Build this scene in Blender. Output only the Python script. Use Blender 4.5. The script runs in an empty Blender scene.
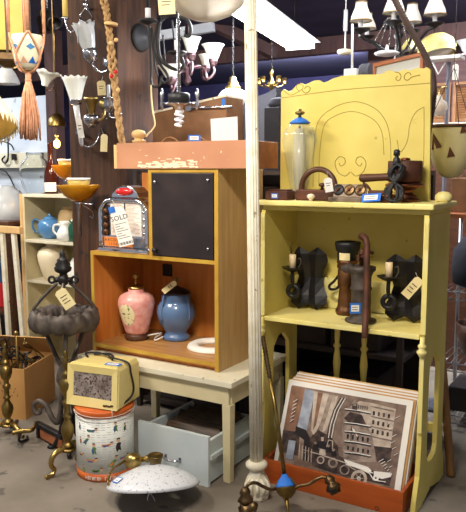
import bpy, bmesh, math, random
from mathutils import Matrix, Vector
random.seed(7)
SC = bpy.context.scene
COL = SC.collection
PI = math.pi
sin, cos = math.sin, math.cos
# ------------------------------------------------------------------ camera
FPX = 687.0; YAW = math.radians(31.2); PIT = math.radians(7.1); CH = 1.5
FW = Vector((-sin(YAW)*cos(PIT), cos(YAW)*cos(PIT), -sin(PIT)))
RT = Vector((cos(YAW), sin(YAW), 0)); UP = RT.cross(FW)
CAMP = Vector((0, 0, CH))
def ray(x, y): return RT*((x-233)/FPX) + UP*((256-y)/FPX) + FW
def F(x, y, z=0.0):
    r = ray(x, y); return CAMP + r*((z-CH)/r.z)
def P(x, y, Y):
    r = ray(x, y); return CAMP + r*(Y/r.y)
def D(x, y, d): return CAMP + ray(x, y)*d
def TP(pts, d):
    return [D(p[0], p[1], d + (p[2] if len(p) > 2 else 0)) for p in pts]
def S(d): return d/FPX
cam = bpy.data.cameras.new('camera'); co = bpy.data.objects.new('camera', cam); COL.objects.link(co)
cam.sensor_fit = 'VERTICAL'; cam.sensor_height = 24; cam.lens = FPX/512*24
cam.clip_start = .05
rotm = Matrix((RT, UP, -FW)).transposed()
co.matrix_world = Matrix.Translation(CAMP) @ rotm.to_4x4()
SC.camera = co
# ------------------------------------------------------------------ materials
def lin(c):
    out = []
    for v in c[:3]:
        v = v/255.0
        out.append(v/12.92 if v <= .04045 else ((v+.055)/1.055)**2.4)
    return (*out, 1)
def mat(name, col, rough=.5, metal=0., col2=None, scale=12., var=.5, bump=0., trans=0., emit=0., stretch=None,
        speck=None, alpha=1., coat=0., detail=4, lo=.35, hi=.68, ior=1.45, kind='noise', sheen=0, bscale=None):
    m = bpy.data.materials.new(name); m.use_nodes = True
    nt = m.node_tree; b = nt.nodes['Principled BSDF']
    b.inputs['Roughness'].default_value = rough; b.inputs['Metallic'].default_value = metal
    b.inputs['IOR'].default_value = ior
    if trans: b.inputs['Transmission Weight'].default_value = trans
    if coat: b.inputs['Coat Weight'].default_value = coat
    if alpha < 1: b.inputs['Alpha'].default_value = alpha
    b.inputs['Base Color'].default_value = lin(col)
    if emit:
        b.inputs['Emission Color'].default_value = lin(col); b.inputs['Emission Strength'].default_value = emit
    if col2 or bump or speck:
        tc = nt.nodes.new('ShaderNodeTexCoord'); mp = nt.nodes.new('ShaderNodeMapping')
        nt.links.new(tc.outputs['Object'], mp.inputs['Vector'])
        if stretch: mp.inputs['Scale'].default_value = stretch
        nz = nt.nodes.new('ShaderNodeTexNoise'); nz.inputs['Scale'].default_value = scale; nz.inputs['Detail'].default_value = detail
        nt.links.new(mp.outputs['Vector'], nz.inputs['Vector'])
        fac = nz.outputs['Fac']
        src = None
        if col2:
            rp = nt.nodes.new('ShaderNodeValToRGB')
            rp.color_ramp.elements[0].position = lo; rp.color_ramp.elements[1].position = hi
            rp.color_ramp.elements[0].color = lin(col); rp.color_ramp.elements[1].color = lin(col2)
            nt.links.new(fac, rp.inputs['Fac']); src = rp.outputs['Color']
        if speck:   # (colour, scale, threshold)
            n2 = nt.nodes.new('ShaderNodeTexNoise'); n2.inputs['Scale'].default_value = speck[1]; n2.inputs['Detail'].default_value = 3
            nt.links.new(tc.outputs['Object'], n2.inputs['Vector'])
            r2 = nt.nodes.new('ShaderNodeValToRGB'); r2.color_ramp.elements[0].position = speck[2]; r2.color_ramp.elements[1].position = min(1, speck[2]+.04)
            nt.links.new(n2.outputs['Fac'], r2.inputs['Fac'])
            mx = nt.nodes.new('ShaderNodeMix'); mx.data_type = 'RGBA'
            nt.links.new(r2.outputs['Color'], mx.inputs['Factor'])
            if src: nt.links.new(src, mx.inputs['A'])
            else: mx.inputs['A'].default_value = lin(col)
            mx.inputs['B'].default_value = lin(speck[0]); src = mx.outputs['Result']
        if src: nt.links.new(src, b.inputs['Base Color'])
        if bump:
            bp = nt.nodes.new('ShaderNodeBump'); bp.inputs['Strength'].default_value = bump; bp.inputs['Distance'].default_value = .01
            nt.links.new(fac, bp.inputs['Height']); nt.links.new(bp.outputs['Normal'], b.inputs['Normal'])
    return m
M = {}
def defmats():
    d = dict(
     concrete=mat('concrete', (110,101,90), .85, col2=(140,131,119), scale=2.2, detail=9, bump=.15, speck=((92,86,78), 7, .62)),
     ceil=mat('dark_ceiling', (38,36,68), .9, col2=(52,48,82), scale=3),
     wallnavy=mat('dark_wall', (44,42,78), .9, col2=(58,54,92), scale=2),
     wallbrown=mat('brown_board_wall', (112,84,88), .8, col2=(134,104,104), scale=4, stretch=(1,1,6)),
     white_wall=mat('white_plaster', (214,222,232), .8, col2=(190,200,214), scale=3, speck=((150,150,150), 9, .66)),
     beam=mat('brown_beam', (74,54,56), .8, col2=(96,70,68), scale=5, stretch=(5,1,1), bump=.3),
     timber=mat('old_timber', (46,25,13), .8, col2=(80,49,28), scale=9, stretch=(3,3,.35), bump=.5, detail=8, speck=((36,26,24), 14, .64)),
     yellow=mat('yellow_paint', (214,194,98), .45, col2=(224,206,114), scale=5, detail=6, speck=((180,154,70), 18, .72)),
     yellow_top=mat('worn_pale_yellow_paint', (232,216,128), .5, col2=(238,226,152), scale=6, speck=((186,164,96), 20, .68)),
     groove=mat('carved_groove', (150,130,56), .7),
     oak=mat('oak_veneer', (170,126,74), .45, col2=(190,148,94), scale=7, stretch=(6,6,.5), detail=6),
     oakside=mat('oak_side', (176,140,92), .5, col2=(192,158,110), scale=7, stretch=(6,6,.5), detail=6),
     oakin=mat('orange_oak', (198,118,48), .42, col2=(214,140,66), scale=6, stretch=(5,5,.5), detail=6),
     oakfloor=mat('oak_boards', (190,142,84), .35, col2=(166,112,58), scale=8, stretch=(.5,6,6), detail=6),
     oakedge=mat('golden_edge', (196,158,62), .45, col2=(176,132,44), scale=8),
     blackpanel=mat('black_panel', (38,32,34), .4, col2=(58,46,44), scale=6, detail=6, lo=.45, hi=.8),
     salmon=mat('salmon_paint', (192,138,104), .55, col2=(182,126,94), scale=5, speck=((232,206,164), 30, .69)),
     rawpine=mat('raw_pine', (222,184,128), .6, col2=(206,164,108), scale=8, stretch=(6,6,.6)),
     redwood=mat('red_brown_wood', (146,84,52), .5, col2=(168,102,64), scale=6, stretch=(.6,5,5)),
     orangewood=mat('orange_stained_wood', (176,84,32), .38, col2=(150,66,24), scale=5, stretch=(.6,5,5)),
     cream=mat('cream_paint', (218,206,168), .5, col2=(206,192,150), scale=6, speck=((168,140,96), 16, .70)),
     creamtop=mat('worn_cream_top', (228,222,200), .45, col2=(214,206,178), scale=6, speck=((150,128,100), 26, .67)),
     greypaint=mat('pale_grey_paint', (204,212,212), .45, col2=(192,202,204), scale=5, speck=((150,150,140), 20, .72)),
     chrome=mat('chrome', (226,228,236), .13, 1.), vaseinner=mat('textured_inner_glass', (246,240,214), .3, alpha=.3),
     silver=mat('silver_metal', (196,196,204), .25, 1., col2=(160,158,164), scale=20),
     brass=mat('brass', (186,160,98), .3, 1., col2=(150,126,74), scale=14),
     oldbrass=mat('old_brass', (150,126,72), .36, 1., col2=(110,90,52), scale=18),
     bronze=mat('dull_bronze', (130,104,72), .42, 1., col2=(92,74,54), scale=20),
     copper=mat('copper', (150,92,66), .35, 1., col2=(96,60,46), scale=16),
     iron=mat('black_iron', (24,22,24), .42, .2, col2=(38,35,36), scale=20, bump=.15),
     greyiron=mat('weathered_iron', (98,88,80), .6, .3, col2=(66,58,54), scale=22, bump=.3),
     rust=mat('rusty_iron', (104,62,46), .6, .4, col2=(74,48,40), scale=18, bump=.25),
     brownmetal=mat('brown_metal', (116,78,48), .4, .7, col2=(82,54,34), scale=14),
     black=mat('black_plastic', (26,26,30), .45),
     blackcloth=mat('black_cloth', (30,30,38), .85, col2=(44,44,54), scale=6),
     cord=mat('black_cord', (30,30,32), .6), whitecord=mat('white_cord', (224,222,214), .5),
     opalclear=mat('cloudy_glass', (236,240,242), .15, trans=.65, ior=1.3, col2=(250,252,252), scale=12), opal=mat('opal_glass', (238,240,232), .25, col2=(226,230,222), scale=6, coat=.4),
     opalgrey=mat('frosted_glass', (232,238,242), .22, trans=.45, col2=(246,248,250), scale=40, ior=1.3),
     alabaster=mat('alabaster_glass', (242,232,212), .4, trans=.7, col2=(252,248,240), scale=6, detail=8, ior=1.2),
     glass=mat('clear_glass', (250,252,252), .02, trans=1., ior=1.12),
     vaseglass=mat('pale_green_glass', (214,216,186), .04, alpha=.11, coat=1.), clearpane=mat('clear_pane', (240,244,246), .04, alpha=.07),
     amber=mat('amber_glass', (190,134,22), .08, trans=.6, ior=1.25, col2=(212,160,44), scale=5),
     honey=mat('honey_glass', (226,196,104), .2, trans=.3),
     bottle=mat('brown_glass', (62,26,16), .08, trans=.3),
     blueglaze=mat('blue_glaze', (92,122,162), .28, col2=(78,104,146), scale=7, coat=.4),
     darkcollar=mat('dark_collar', (58,50,48), .4, .5),
     tealglaze=mat('teal_blue_glaze', (84,140,190), .2, coat=.5, col2=(70,122,176), scale=6),
     creamglaze=mat('cream_glaze', (238,226,196), .3, col2=(228,212,180), scale=5),
     whiteglaze=mat('white_glaze', (242,242,236), .25, coat=.3),
     greenglaze=mat('green_glaze', (20,84,62), .2, coat=.5),
     tanglaze=mat('tan_glaze', (206,176,128), .35, col2=(190,158,112), scale=5),
     pink=mat('pink_crackle', (226,146,138), .35, col2=(240,190,180), scale=26, detail=8, coat=.3),
     medal=mat('cream_medallion', (236,224,176), .4, speck=((110,120,70), 60, .60)),
     darkwood=mat('dark_wood', (70,42,28), .4, col2=(92,58,38), scale=8, stretch=(.8,5,5)),
     blackwood=mat('blackened_wood', (42,34,32), .6, col2=(58,46,42), scale=8),
     suitcase=mat('tan_leather_board', (146,84,48), .6, col2=(164,100,60), scale=10),
     tape=mat('blue_tape', (40,112,206), .6), paper=mat('white_paper', (244,242,236), .7, col2=(234,230,222), scale=20),
     manila=mat('manila_tag', (232,216,166), .7, col2=(222,204,150), scale=18), ink=mat('ink', (40,38,42), .7),
     candle=mat('candle_sleeve', (240,214,172), .5), yellowcandle=mat('yellow_candle', (224,192,104), .5), yellowpane=mat('yellow_pane', (206,176,76), .35, col2=(190,156,60), scale=5), dialmetal=mat('tan_metal', (150,132,112), .45, .3, col2=(126,110,94), scale=16),
     whiteplaster=mat('white_ring', (240,236,226), .45),
     whitepaint=mat('old_white_paint', (232,226,208), .5, col2=(216,206,180), scale=20, speck=((150,128,96), 30, .68)),
     card=mat('cardboard', (196,148,88), .8, col2=(184,136,78), scale=5),
     heater=mat('heater_yellow', (226,206,132), .4, col2=(234,216,148), scale=6, speck=((140,90,50), 22, .71)),
     mesh=mat('rusty_mesh', (96,84,78), .8, .1, col2=(158,148,142), scale=14, detail=8, speck=((74,58,50), 90, .54)),
     canwhite=mat('can_white', (230,232,226), .4, col2=(220,222,216), scale=9),
     canorange=mat('can_orange', (206,104,40), .4, col2=(190,88,30), scale=9),
     dish=mat('speckled_white_glass', (214,217,224), .25, speck=((150,150,160), 90, .61), coat=.3),
     jute=mat('jute_rope', (186,152,104), .9, col2=(142,108,68), scale=60, bump=.5),
     peach=mat('peach_cord', (216,160,124), .85, col2=(196,136,102), scale=60, bump=.4),
     potglaze=mat('cream_pot', (226,220,192), .4, speck=((70,160,180), 24, .66)), potblue=mat('pot_blue', (30,94,176), .4),
     pottan=mat('pot_tan', (196,150,120), .5),
     shadecloth=mat('white_shade_cloth', (248,243,232), .8, trans=.25, col2=(252,250,244), scale=20),
     trimcord=mat('shade_trim', (150,128,96), .8),
     yellowshade=mat('yellow_shade', (240,222,128), .5, col2=(248,236,170), scale=8),
     fringe=mat('cream_fringe', (240,234,206), .8), strawshade=mat('straw_shade', (232,196,100), .7, col2=(214,172,76), scale=30),
     tube=mat('fluorescent_tube', (250,250,255), .4, emit=22.),
     bulbwarm=mat('warm_bulb', (255,190,90), .4, emit=14.),
     cfl=mat('white_bulb', (240,242,246), .3, coat=.4), whitemetal=mat('white_metal', (232,234,238), .4),
     red=mat('red_plastic', (196,32,30), .2, coat=.5), redbox=mat('red_box', (190,34,36), .5), bluebox=mat('blue_box', (50,90,140), .5),
     cards=mat('title_cards', (252,224,202), .6, col2=(248,246,240), scale=5), keys=mat('orange_keys', (226,132,58), .5),
     mirror=mat('dark_mirror', (150,140,130), .1, .8), greyboard=mat('grey_felt', (92,94,104), .8, col2=(78,80,92), scale=5),
     greypaper=mat('pale_card', (200,202,204), .5), wicker=mat('wicker', (146,100,54), .7, col2=(110,72,40), scale=40),
     brownhose=mat('brown_vine', (74,54,46), .7, col2=(60,44,40), scale=30),
     parchment=mat('parchment_shade', (224,212,160), .7, col2=(214,200,146), scale=8), cutout=mat('brown_patch', (104,62,44), .7),
     pinkcloth=mat('pink_cloth', (186,70,120), .8), louver=mat('louver_wood', (140,100,66), .6, col2=(116,80,50), scale=10),
     sepia=mat('sepia_print', (104,84,74), .3, col2=(146,124,110), scale=22, detail=8), mount=mat('kraft_board', (202,158,104), .7, col2=(188,142,90), scale=8),
     sep_l=mat('sepia_light', (170,152,138), .3, col2=(206,192,178), scale=26, detail=8), sep_m=mat('sepia_mid', (122,104,94), .3, col2=(168,150,138), scale=28, detail=8), sep_d=mat('sepia_dark', (50,38,35), .3, col2=(100,80,72), scale=34, detail=8, lo=.42, hi=.75),
     sep_b=mat('sepia_blue', (132,138,154), .3, col2=(176,184,198), scale=18, detail=8), sep_w=mat('sepia_white', (232,228,222), .4), sep_k=mat('sepia_black', (34,28,30), .3),
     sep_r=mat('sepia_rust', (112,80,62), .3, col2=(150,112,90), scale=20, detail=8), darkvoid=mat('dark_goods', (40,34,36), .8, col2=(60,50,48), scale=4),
     slate=mat('dark_sleeve', (40,32,28), .4, col2=(92,70,54), scale=10, stretch=(1,8,8)),
     poleyellow=mat('worn_wood_pole', (134,94,50), .6, col2=(112,76,40), scale=8, stretch=(6,6,.6)),
     wire=mat('galvanised_wire', (190,192,198), .35, 1.), purple=mat('plum_metal', (72,46,54), .3, .7, col2=(118,94,98), scale=20),
     silverwin=mat('smoked_glass', (110,90,76), .1, trans=.3),
     skin_a=mat('figure_blue', (66,96,150), .5), skin_b=mat('figure_orange', (206,130,60), .5), skin_c=mat('figure_dark', (50,42,40), .5), skin_d=mat('figure_green', (92,130,70), .5), skin_e=mat('figure_skin', (222,170,130), .5), canline=mat('figure_text_grey', (182,186,186), .5),
    )
    M.update(d)
defmats()
# ------------------------------------------------------------------ geometry
I4 = Matrix.Identity(4)
def T(*a): return Matrix.Translation(Vector(a if len(a) == 3 else a[0]))
def R(a, ax): return Matrix.Rotation(a, 4, ax)
def aim(p, d, roll=0):          # local z along d
    q = Vector(d).normalized().to_track_quat('Z', 'Y'); return T(Vector(p)) @ q.to_matrix().to_4x4() @ R(roll, 'Z')
def facing(p, roll=0, lean=0):  # upright card: local x right, y up, z towards the aisle
    m = Matrix((Vector((RT.x, RT.y, 0)), Vector((0, 0, 1)), Vector((RT.y, -RT.x, 0)))).transposed().to_4x4()
    return T(Vector(p)) @ m @ R(lean, 'X') @ R(roll, 'Z')
class MB:
    def __init__(s, m=None): s.v = []; s.f = []; s.sm = []; s.mi = []; s.M = m or I4; s.cur = 0; s.mats = []
    def use(s, key):
        if key not in s.mats: s.mats.append(key)
        s.cur = s.mats.index(key); return s
    def add(s, vs, fs, smooth=False, m=None):
        k = len(s.v); mm = s.M @ m if m else s.M
        s.v += [mm @ Vector(v) for v in vs]
        for f in fs: s.f.append([i+k for i in f]); s.sm.append(smooth); s.mi.append(s.cur)
        return s
    def box(s, a, b, m=None):
        x0, y0, z0 = a; x1, y1, z1 = b
        vs = [(x0,y0,z0),(x1,y0,z0),(x1,y1,z0),(x0,y1,z0),(x0,y0,z1),(x1,y0,z1),(x1,y1,z1),(x0,y1,z1)]
        return s.add(vs, [(0,3,2,1),(4,5,6,7),(0,1,5,4),(1,2,6,5),(2,3,7,6),(3,0,4,7)], False, m)
    def cbox(s, c, d, m=None):
        return s.box([c[i]-d[i]/2 for i in range(3)], [c[i]+d[i]/2 for i in range(3)], m)
    def lathe(s, prof, m=None, n=24, smooth=True, flute=0, fn=8, cap=True):
        vs = []; fs = []
        for r, z in prof:
            for k in range(n):
                a = 2*PI*k/n; rr = r*(1+flute*cos(fn*a)) if flute else r
                vs.append((rr*cos(a), rr*sin(a), z))
        for i in range(len(prof)-1):
            for k in range(n):
                k2 = (k+1) % n
                fs.append((i*n+k, i*n+k2, (i+1)*n+k2, (i+1)*n+k))
        s.add(vs, fs, smooth, m)
        if cap:
            for i, rev in ((0, True), (len(prof)-1, False)):
                if prof[i][0] > 1e-4:
                    idx = [(prof[i][0]*cos(2*PI*k/n)*(1+flute*cos(fn*2*PI*k/n) if flute else 1), prof[i][0]*sin(2*PI*k/n)*(1+flute*cos(fn*2*PI*k/n) if flute else 1), prof[i][1]) for k in range(n)]
                    f = list(range(n)); s.add(idx, [f[::-1] if rev else f], False, m)
        return s
    def shell(s, prof, t, m=None, n=28, flute=0, fn=8, scallop=0, sn=12):   # open thin-walled vessel, profile bottom to top
        inner = [(max(r-t, 0), z) for r, z in prof][::-1]
        full = list(prof)+inner
        vs = []; fs = []
        L = len(prof)
        for i, (r, z) in enumerate(full):
            lvl = i if i < L else 2*L-1-i
            for k in range(n):
                a = 2*PI*k/n; w = lvl/(L-1)
                rr = r*(1+flute*cos(fn*a)*w); zz = z+scallop*cos(sn*a)*(1 if lvl == L-1 else 0)
                vs.append((rr*cos(a), rr*sin(a), zz))
        for i in range(len(full)-1):
            for k in range(n):
                k2 = (k+1) % n; fs.append((i*n+k, i*n+k2, (i+1)*n+k2, (i+1)*n+k))
        return s.add(vs, fs, True, m)
    def tube(s, pts, r, n=8, closed=False, m=None):
        pts = [Vector(p) for p in pts]; N = len(pts)
        rs = r if isinstance(r, (list, tuple)) else [r]*N
        vs = []; fs = []; prev = None
        for i, p in enumerate(pts):
            if closed: t = (pts[(i+1) % N]-pts[i-1])
            else: t = pts[min(i+1, N-1)]-pts[max(i-1, 0)]
            if t.length < 1e-9: t = Vector((0, 0, 1))
            t.normalize()
            if prev is None:
                a = Vector((0, 0, 1)) if abs(t.z) < .9 else Vector((1, 0, 0))
                u = t.cross(a).normalized()
            else:
                u = (prev-t*prev.dot(t))
                u = u.normalized() if u.length > 1e-6 else t.orthogonal().normalized()
            prev = u; w = t.cross(u)
            for k in range(n):
                a = 2*PI*k/n; vs.append(p+(u*cos(a)+w*sin(a))*rs[i])
        for i in range(N if closed else N-1):
            j = (i+1) % N
            for k in range(n):
                k2 = (k+1) % n; fs.append((i*n+k, i*n+k2, j*n+k2, j*n+k))
        s.add(vs, fs, True, m)
        if not closed:
            s.add(vs[:n], [tuple(range(n))[::-1]], False, m); s.add(vs[-n:], [tuple(range(n))], False, m)
        return s
    def prism(s, poly, t0, t1, m=None):      # polygon in local xy, thickness along local z
        n = len(poly)
        vs = [(x, y, t0) for x, y in poly]+[(x, y, t1) for x, y in poly]
        fs = [tuple(range(n))[::-1], tuple(range(n, 2*n))]+[(i, (i+1) % n, n+(i+1) % n, n+i) for i in range(n)]
        return s.add(vs, fs, False, m)
    def ball(s, c, r, n=16, m=None):
        rx, ry, rz = r if isinstance(r, (list, tuple)) else (r, r, r)
        k = n//2; vs = [(c[0], c[1], c[2]-rz)]; fs = []
        for i in range(1, k):
            a = -PI/2+PI*i/k
            for j in range(n):
                b = 2*PI*j/n; vs.append((c[0]+rx*cos(a)*cos(b), c[1]+ry*cos(a)*sin(b), c[2]+rz*sin(a)))
        vs.append((c[0], c[1], c[2]+rz)); top = len(vs)-1
        for j in range(n): fs.append((0, 1+(j+1) % n, 1+j))
        for i in range(k-2):
            for j in range(n):
                a = 1+i*n+j; b = 1+i*n+(j+1) % n; fs.append((a, b, b+n, a+n))
        for j in range(n): a = 1+(k-2)*n+j; b = 1+(k-2)*n+(j+1) % n; fs.append((a, b, top))
        return s.add(vs, fs, True, m)
    def torus(s, Rr, r, m=None, n=28, k=8, sx=1, sy=1):
        return s.tube([(Rr*sx*cos(2*PI*i/n), Rr*sy*sin(2*PI*i/n), 0) for i in range(n)], r, k, True, m)
    def build(s, name, mt, parent=None, bevel=0, label=None):
        me = bpy.data.meshes.new(name)
        off = Vector((0, 0, 0))
        if parent is not None:
            off = parent['_w'] if '_w' in parent.keys() else Vector((0, 0, 0)); off = Vector(off)
        me.from_pydata([v-off for v in s.v], [], s.f)
        me.polygons.foreach_set('use_smooth', s.sm)
        keys = s.mats or [mt]
        for k in keys: me.materials.append(M[k])
        me.polygons.foreach_set('material_index', s.mi)
        bm = bmesh.new(); bm.from_mesh(me); bmesh.ops.remove_doubles(bm, verts=bm.verts, dist=1e-6); bmesh.ops.recalc_face_normals(bm, faces=bm.faces); bm.to_mesh(me); bm.free()
        me.update()
        o = bpy.data.objects.new(name, me); COL.objects.link(o)
        if parent is not None: o.parent = parent
        o['_w'] = off
        if bevel:
            bv = o.modifiers.new('bevel', 'BEVEL'); bv.width = bevel; bv.segments = 2; bv.limit_method = 'ANGLE'
        if label: o['label'] = label
        return o
def tagit(o, label, cat, group=None, kind=None):
    if label: o['label'] = label
    if cat: o['category'] = cat
    if group: o['group'] = group
    if kind: o['kind'] = kind
    return o
def thing(name, label, cat, loc, group=None):
    o = bpy.data.objects.new(name, None); COL.objects.link(o); o.empty_display_size = .05
    o.location = Vector(loc); o['_w'] = Vector(loc)
    return tagit(o, label, cat, group)
def solo(mb, name, mt, label, cat, loc=None, group=None, bevel=0, kind=None):
    o = mb.build(name, mt, None, bevel)
    if loc is None:
        xs = [v.co for v in o.data.vertices]; zmin = min(v.z for v in xs)
        loc = Vector((sum(v.x for v in xs)/len(xs), sum(v.y for v in xs)/len(xs), zmin))
    loc = Vector(loc)
    o.data.transform(Matrix.Translation(-loc)); o.location = loc; o['_w'] = loc
    return tagit(o, label, cat, group, kind)
def struct(mb, name, mt, bevel=0):
    o = mb.build(name, mt, None, bevel); o['kind'] = 'structure'; return o
def text(parent, name, s, m, size, mt, depth=.0004):
    cu = bpy.data.curves.new('txt', 'FONT'); cu.body = s; cu.size = size; cu.extrude = depth; cu.align_x = 'CENTER'; cu.align_y = 'CENTER'; cu.resolution_u = 2
    to = bpy.data.objects.new('txt', cu); COL.objects.link(to)
    dg = bpy.context.evaluated_depsgraph_get(); me = bpy.data.meshes.new_from_object(to.evaluated_get(dg))
    bpy.data.objects.remove(to); bpy.data.curves.remove(cu)
    off = Vector(parent['_w']); me.transform(Matrix.Translation(-off) @ m); me.name = name
    me.materials.clear(); me.materials.append(M[mt])
    o = bpy.data.objects.new(name, me); COL.objects.link(o); o.parent = parent; o['_w'] = off
    return o
def smooth_path(pts, n=6, closed=False):
    pts = [Vector(p) for p in pts]; out = []
    N = len(pts)
    for i in range(N if closed else N-1):
        if closed: p0, p1, p2, p3 = pts[i-1], pts[i], pts[(i+1) % N], pts[(i+2) % N]
        else: p0, p1, p2, p3 = pts[max(i-1, 0)], pts[i], pts[i+1], pts[min(i+2, N-1)]
        for k in range(n):
            t = k/n
            out.append(.5*((2*p1)+(p2-p0)*t+(2*p0-5*p1+4*p2-p3)*t*t+(3*p1-p0-3*p2+p3)*t**3))
    if not closed: out.append(pts[-1])
    return out
def tube_s(mb, pts, r, n=8, k=6):
    sp = smooth_path(pts, k)
    if isinstance(r, (list, tuple)):
        m = len(sp)-1; rr = []
        for i in range(m+1):
            u = i/m*(len(r)-1); a = int(min(u, len(r)-2)); rr.append(r[a]+(r[a+1]-r[a])*(u-a))
        r = rr
    return mb.tube(sp, r, n)
def hang_tag(parent, m, w, h, mt='manila', knot=None, name='price_tag', lines=3, label=None):
    b = MB(m); b.use(mt)
    b.prism([(-w/2, -h/2), (w/2, -h/2), (w/2, h*.38), (w*.28, h/2), (-w*.28, h/2), (-w/2, h*.38)], -.0006, .0006)
    b.use('ink')
    for i in range(lines):
        y = h*(.12-.16*i); b.box((-w*.3, y-h*.02, .0006), (w*(.3-.12*(i % 2)), y+h*.02, .0009))
    if knot is not None:
        b.use('whitecord'); top = m @ Vector((0, h*.44, 0)); b.M = I4
        b.tube([top, (top+Vector(knot))/2+Vector((0, 0, -.004)), knot], .0009, 5)
    return b.build(name, mt, parent, label=label)
def sticker(parent, m, w, h, name='blue_sticker'):
    b = MB(m); b.use('tape').box((-w/2, -h/2, -.0003), (w/2, h/2, .0006)); b.use('paper').box((-w*.38, -h*.3, .0006), (w*.34, h*.3, .0012))
    b.use('ink')
    for i in range(2): b.box((-w*.3, h*(.1-.22*i)-h*.03, .0012), (w*.22, h*(.1-.22*i)+h*.03, .0014))
    return b.build(name, 'tape', parent, label='blue and white price sticker')
CZ = 2.8    # ceiling
# ================================================================== the setting
struct(MB().box((-12, -2.5, -.1), (5, 9.2, 0)), 'floor', 'concrete')
struct(MB().box((-12, .6, CZ), (5, 9.2, CZ+.1)), 'ceiling', 'ceil')
struct(MB().box((-12, 9.0, 0), (5, 9.2, CZ)), 'wall_back', 'wallnavy')
struct(MB().box((-2.6, 7.0, 0), (5, 7.15, CZ)), 'wall_right', 'wallbrown')
wz = P(48, 95, 5.4).z
struct(MB().box((-9.5, 5.4, 0), (P(50, 95, 5.4).x, 5.52, wz)), 'wall_left', 'white_wall')
la, lb = P(2, 153, 5.3), P(44, 168, 5.3)
struct(MB().box((-9.5, 5.29, lb.z), (lb.x, 5.398, la.z)), 'trim_1', 'creamtop', .004)
PX0, PX1, PY0, PY1 = -3.235, -2.82, 3.3, 3.71
struct(MB().box((PX0, PY0, 0), (PX1, PY1, CZ)), 'trim_2', 'timber', .012)      # the big timber post
for i, (y, z) in enumerate(((6.4, .16),)):
    if y < 7: struct(MB().box((-9, y, CZ-z), (4.5, y+.1, CZ-.001)), 'trim_%d' % (i+3), 'beam')
def beam_between(a, b, w, h, name, mt='beam'):
    d_ = b-a; m_ = aim(a, d_); struct(MB(m_).box((-w/2, -h/2, 0), (w/2, h/2, d_.length)), name, mt)
beam_between(D(170, 3, 6.0), D(275, 54, 6.5), .1, .1, 'trim_8')
struct(MB().box((P(44, 50, 4.75).x, 4.75, 0), (P(53, 50, 4.75).x, 4.87, CZ)), 'trim_9', 'beam')
beam_between(D(140, 39, 5.6), D(214, 27, 5.4), .05, .07, 'trim_10', 'white_wall')
# ================================================================== oak cabinet
ox0, ox1, oy0, oy1, oz = -2.59, -1.765, 2.777, 3.22, .511
oxm = -2.185
c = thing('oak_cabinet', 'two level oak veneer cabinet with open orange compartment standing on the cream table', 'cabinet', ((ox0+ox1)/2, (oy0+oy1)/2, oz))
MB().box((ox1-.022, oy0+.004, oz), (ox1, oy1, 1.508)).build('side_panel', 'oakside', c, .001)
MB().box((ox0, oy0+.004, oz), (ox0+.02, oy1, 1.066)).build('side_panel', 'oakin', c, .001)
MB().box((oxm, oy0+.004, 1.067), (oxm+.02, oy1, 1.508)).build('divider', 'oak', c, .001)
MB().box((ox0+.0201, oy0+.004, .536), (ox1-.0221, oy1-.012, .556)).build('bottom_board', 'oakfloor', c)
MB().box((ox0+.0201, oy0+.03, oz), (ox1-.0221, oy0+.045, .5359)).build('toe_board', 'oakin', c)
MB().box((ox0, oy0+.004, 1.0461), (ox1-.0221, oy1-.012, 1.0659)).build('middle_board', 'oak', c)
MB().box((oxm+.0201, oy0+.004, 1.487), (ox1-.0221, oy1-.012, 1.507)).build('top_board', 'oak', c)
MB().box((ox0+.0201, oy1-.0119, .536), (ox1-.0221, oy1, 1.487)).build('back_panel', 'oakin', c)
e = MB()
e.box((ox0, oy0, 1.046), (ox1, oy0+.0039, 1.066)); e.box((ox0, oy0, oz), (ox0+.02, oy0+.0039, 1.0459)); e.box((ox1-.022, oy0, oz), (ox1, oy0+.0039, 1.0459))
e.box((ox1-.022, oy0, 1.0661), (ox1, oy0+.0039, 1.508)); e.box((oxm, oy0, 1.0661), (oxm+.02, oy0+.0039, 1.508)); e.box((ox0+.02, oy0, .536), (ox1-.022, oy0+.0039, .556)); e.box((oxm+.0201, oy0, 1.49), (ox1-.0221, oy0+.0039, 1.508))
e.build('edge_strip', 'oakedge', c)
dr = MB().box((oxm+.024, oy0-.004, 1.07), (ox1-.026, oy0+.012, 1.486)).build('door', 'blackpanel', c, .002, 'black panel door')
for px, py in ((155, 182), (208, 180), (208, 249)):
    p = P(px, py, oy0-.004); MB(aim(p, (0, -1, 0))).lathe([(.009, 0), (.009, .004), (.005, .008), (0, .009)], n=12).build('screw', 'silver', dr)
p = P(157, 250, oy0-.004); MB(aim(p, (0, -1, 0))).lathe([(.006, 0), (.006, .012), (.014, .016), (.016, .024), (.010, .031), (0, .033)], n=14).build('knob', 'black', dr)
p = P(168, 268, oy1-.013)
MB().cbox((p.x, oy1-.020, p.z-.012), (.062, .014, .07)).build('outlet', 'black', c, .003, 'black outlet')
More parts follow.
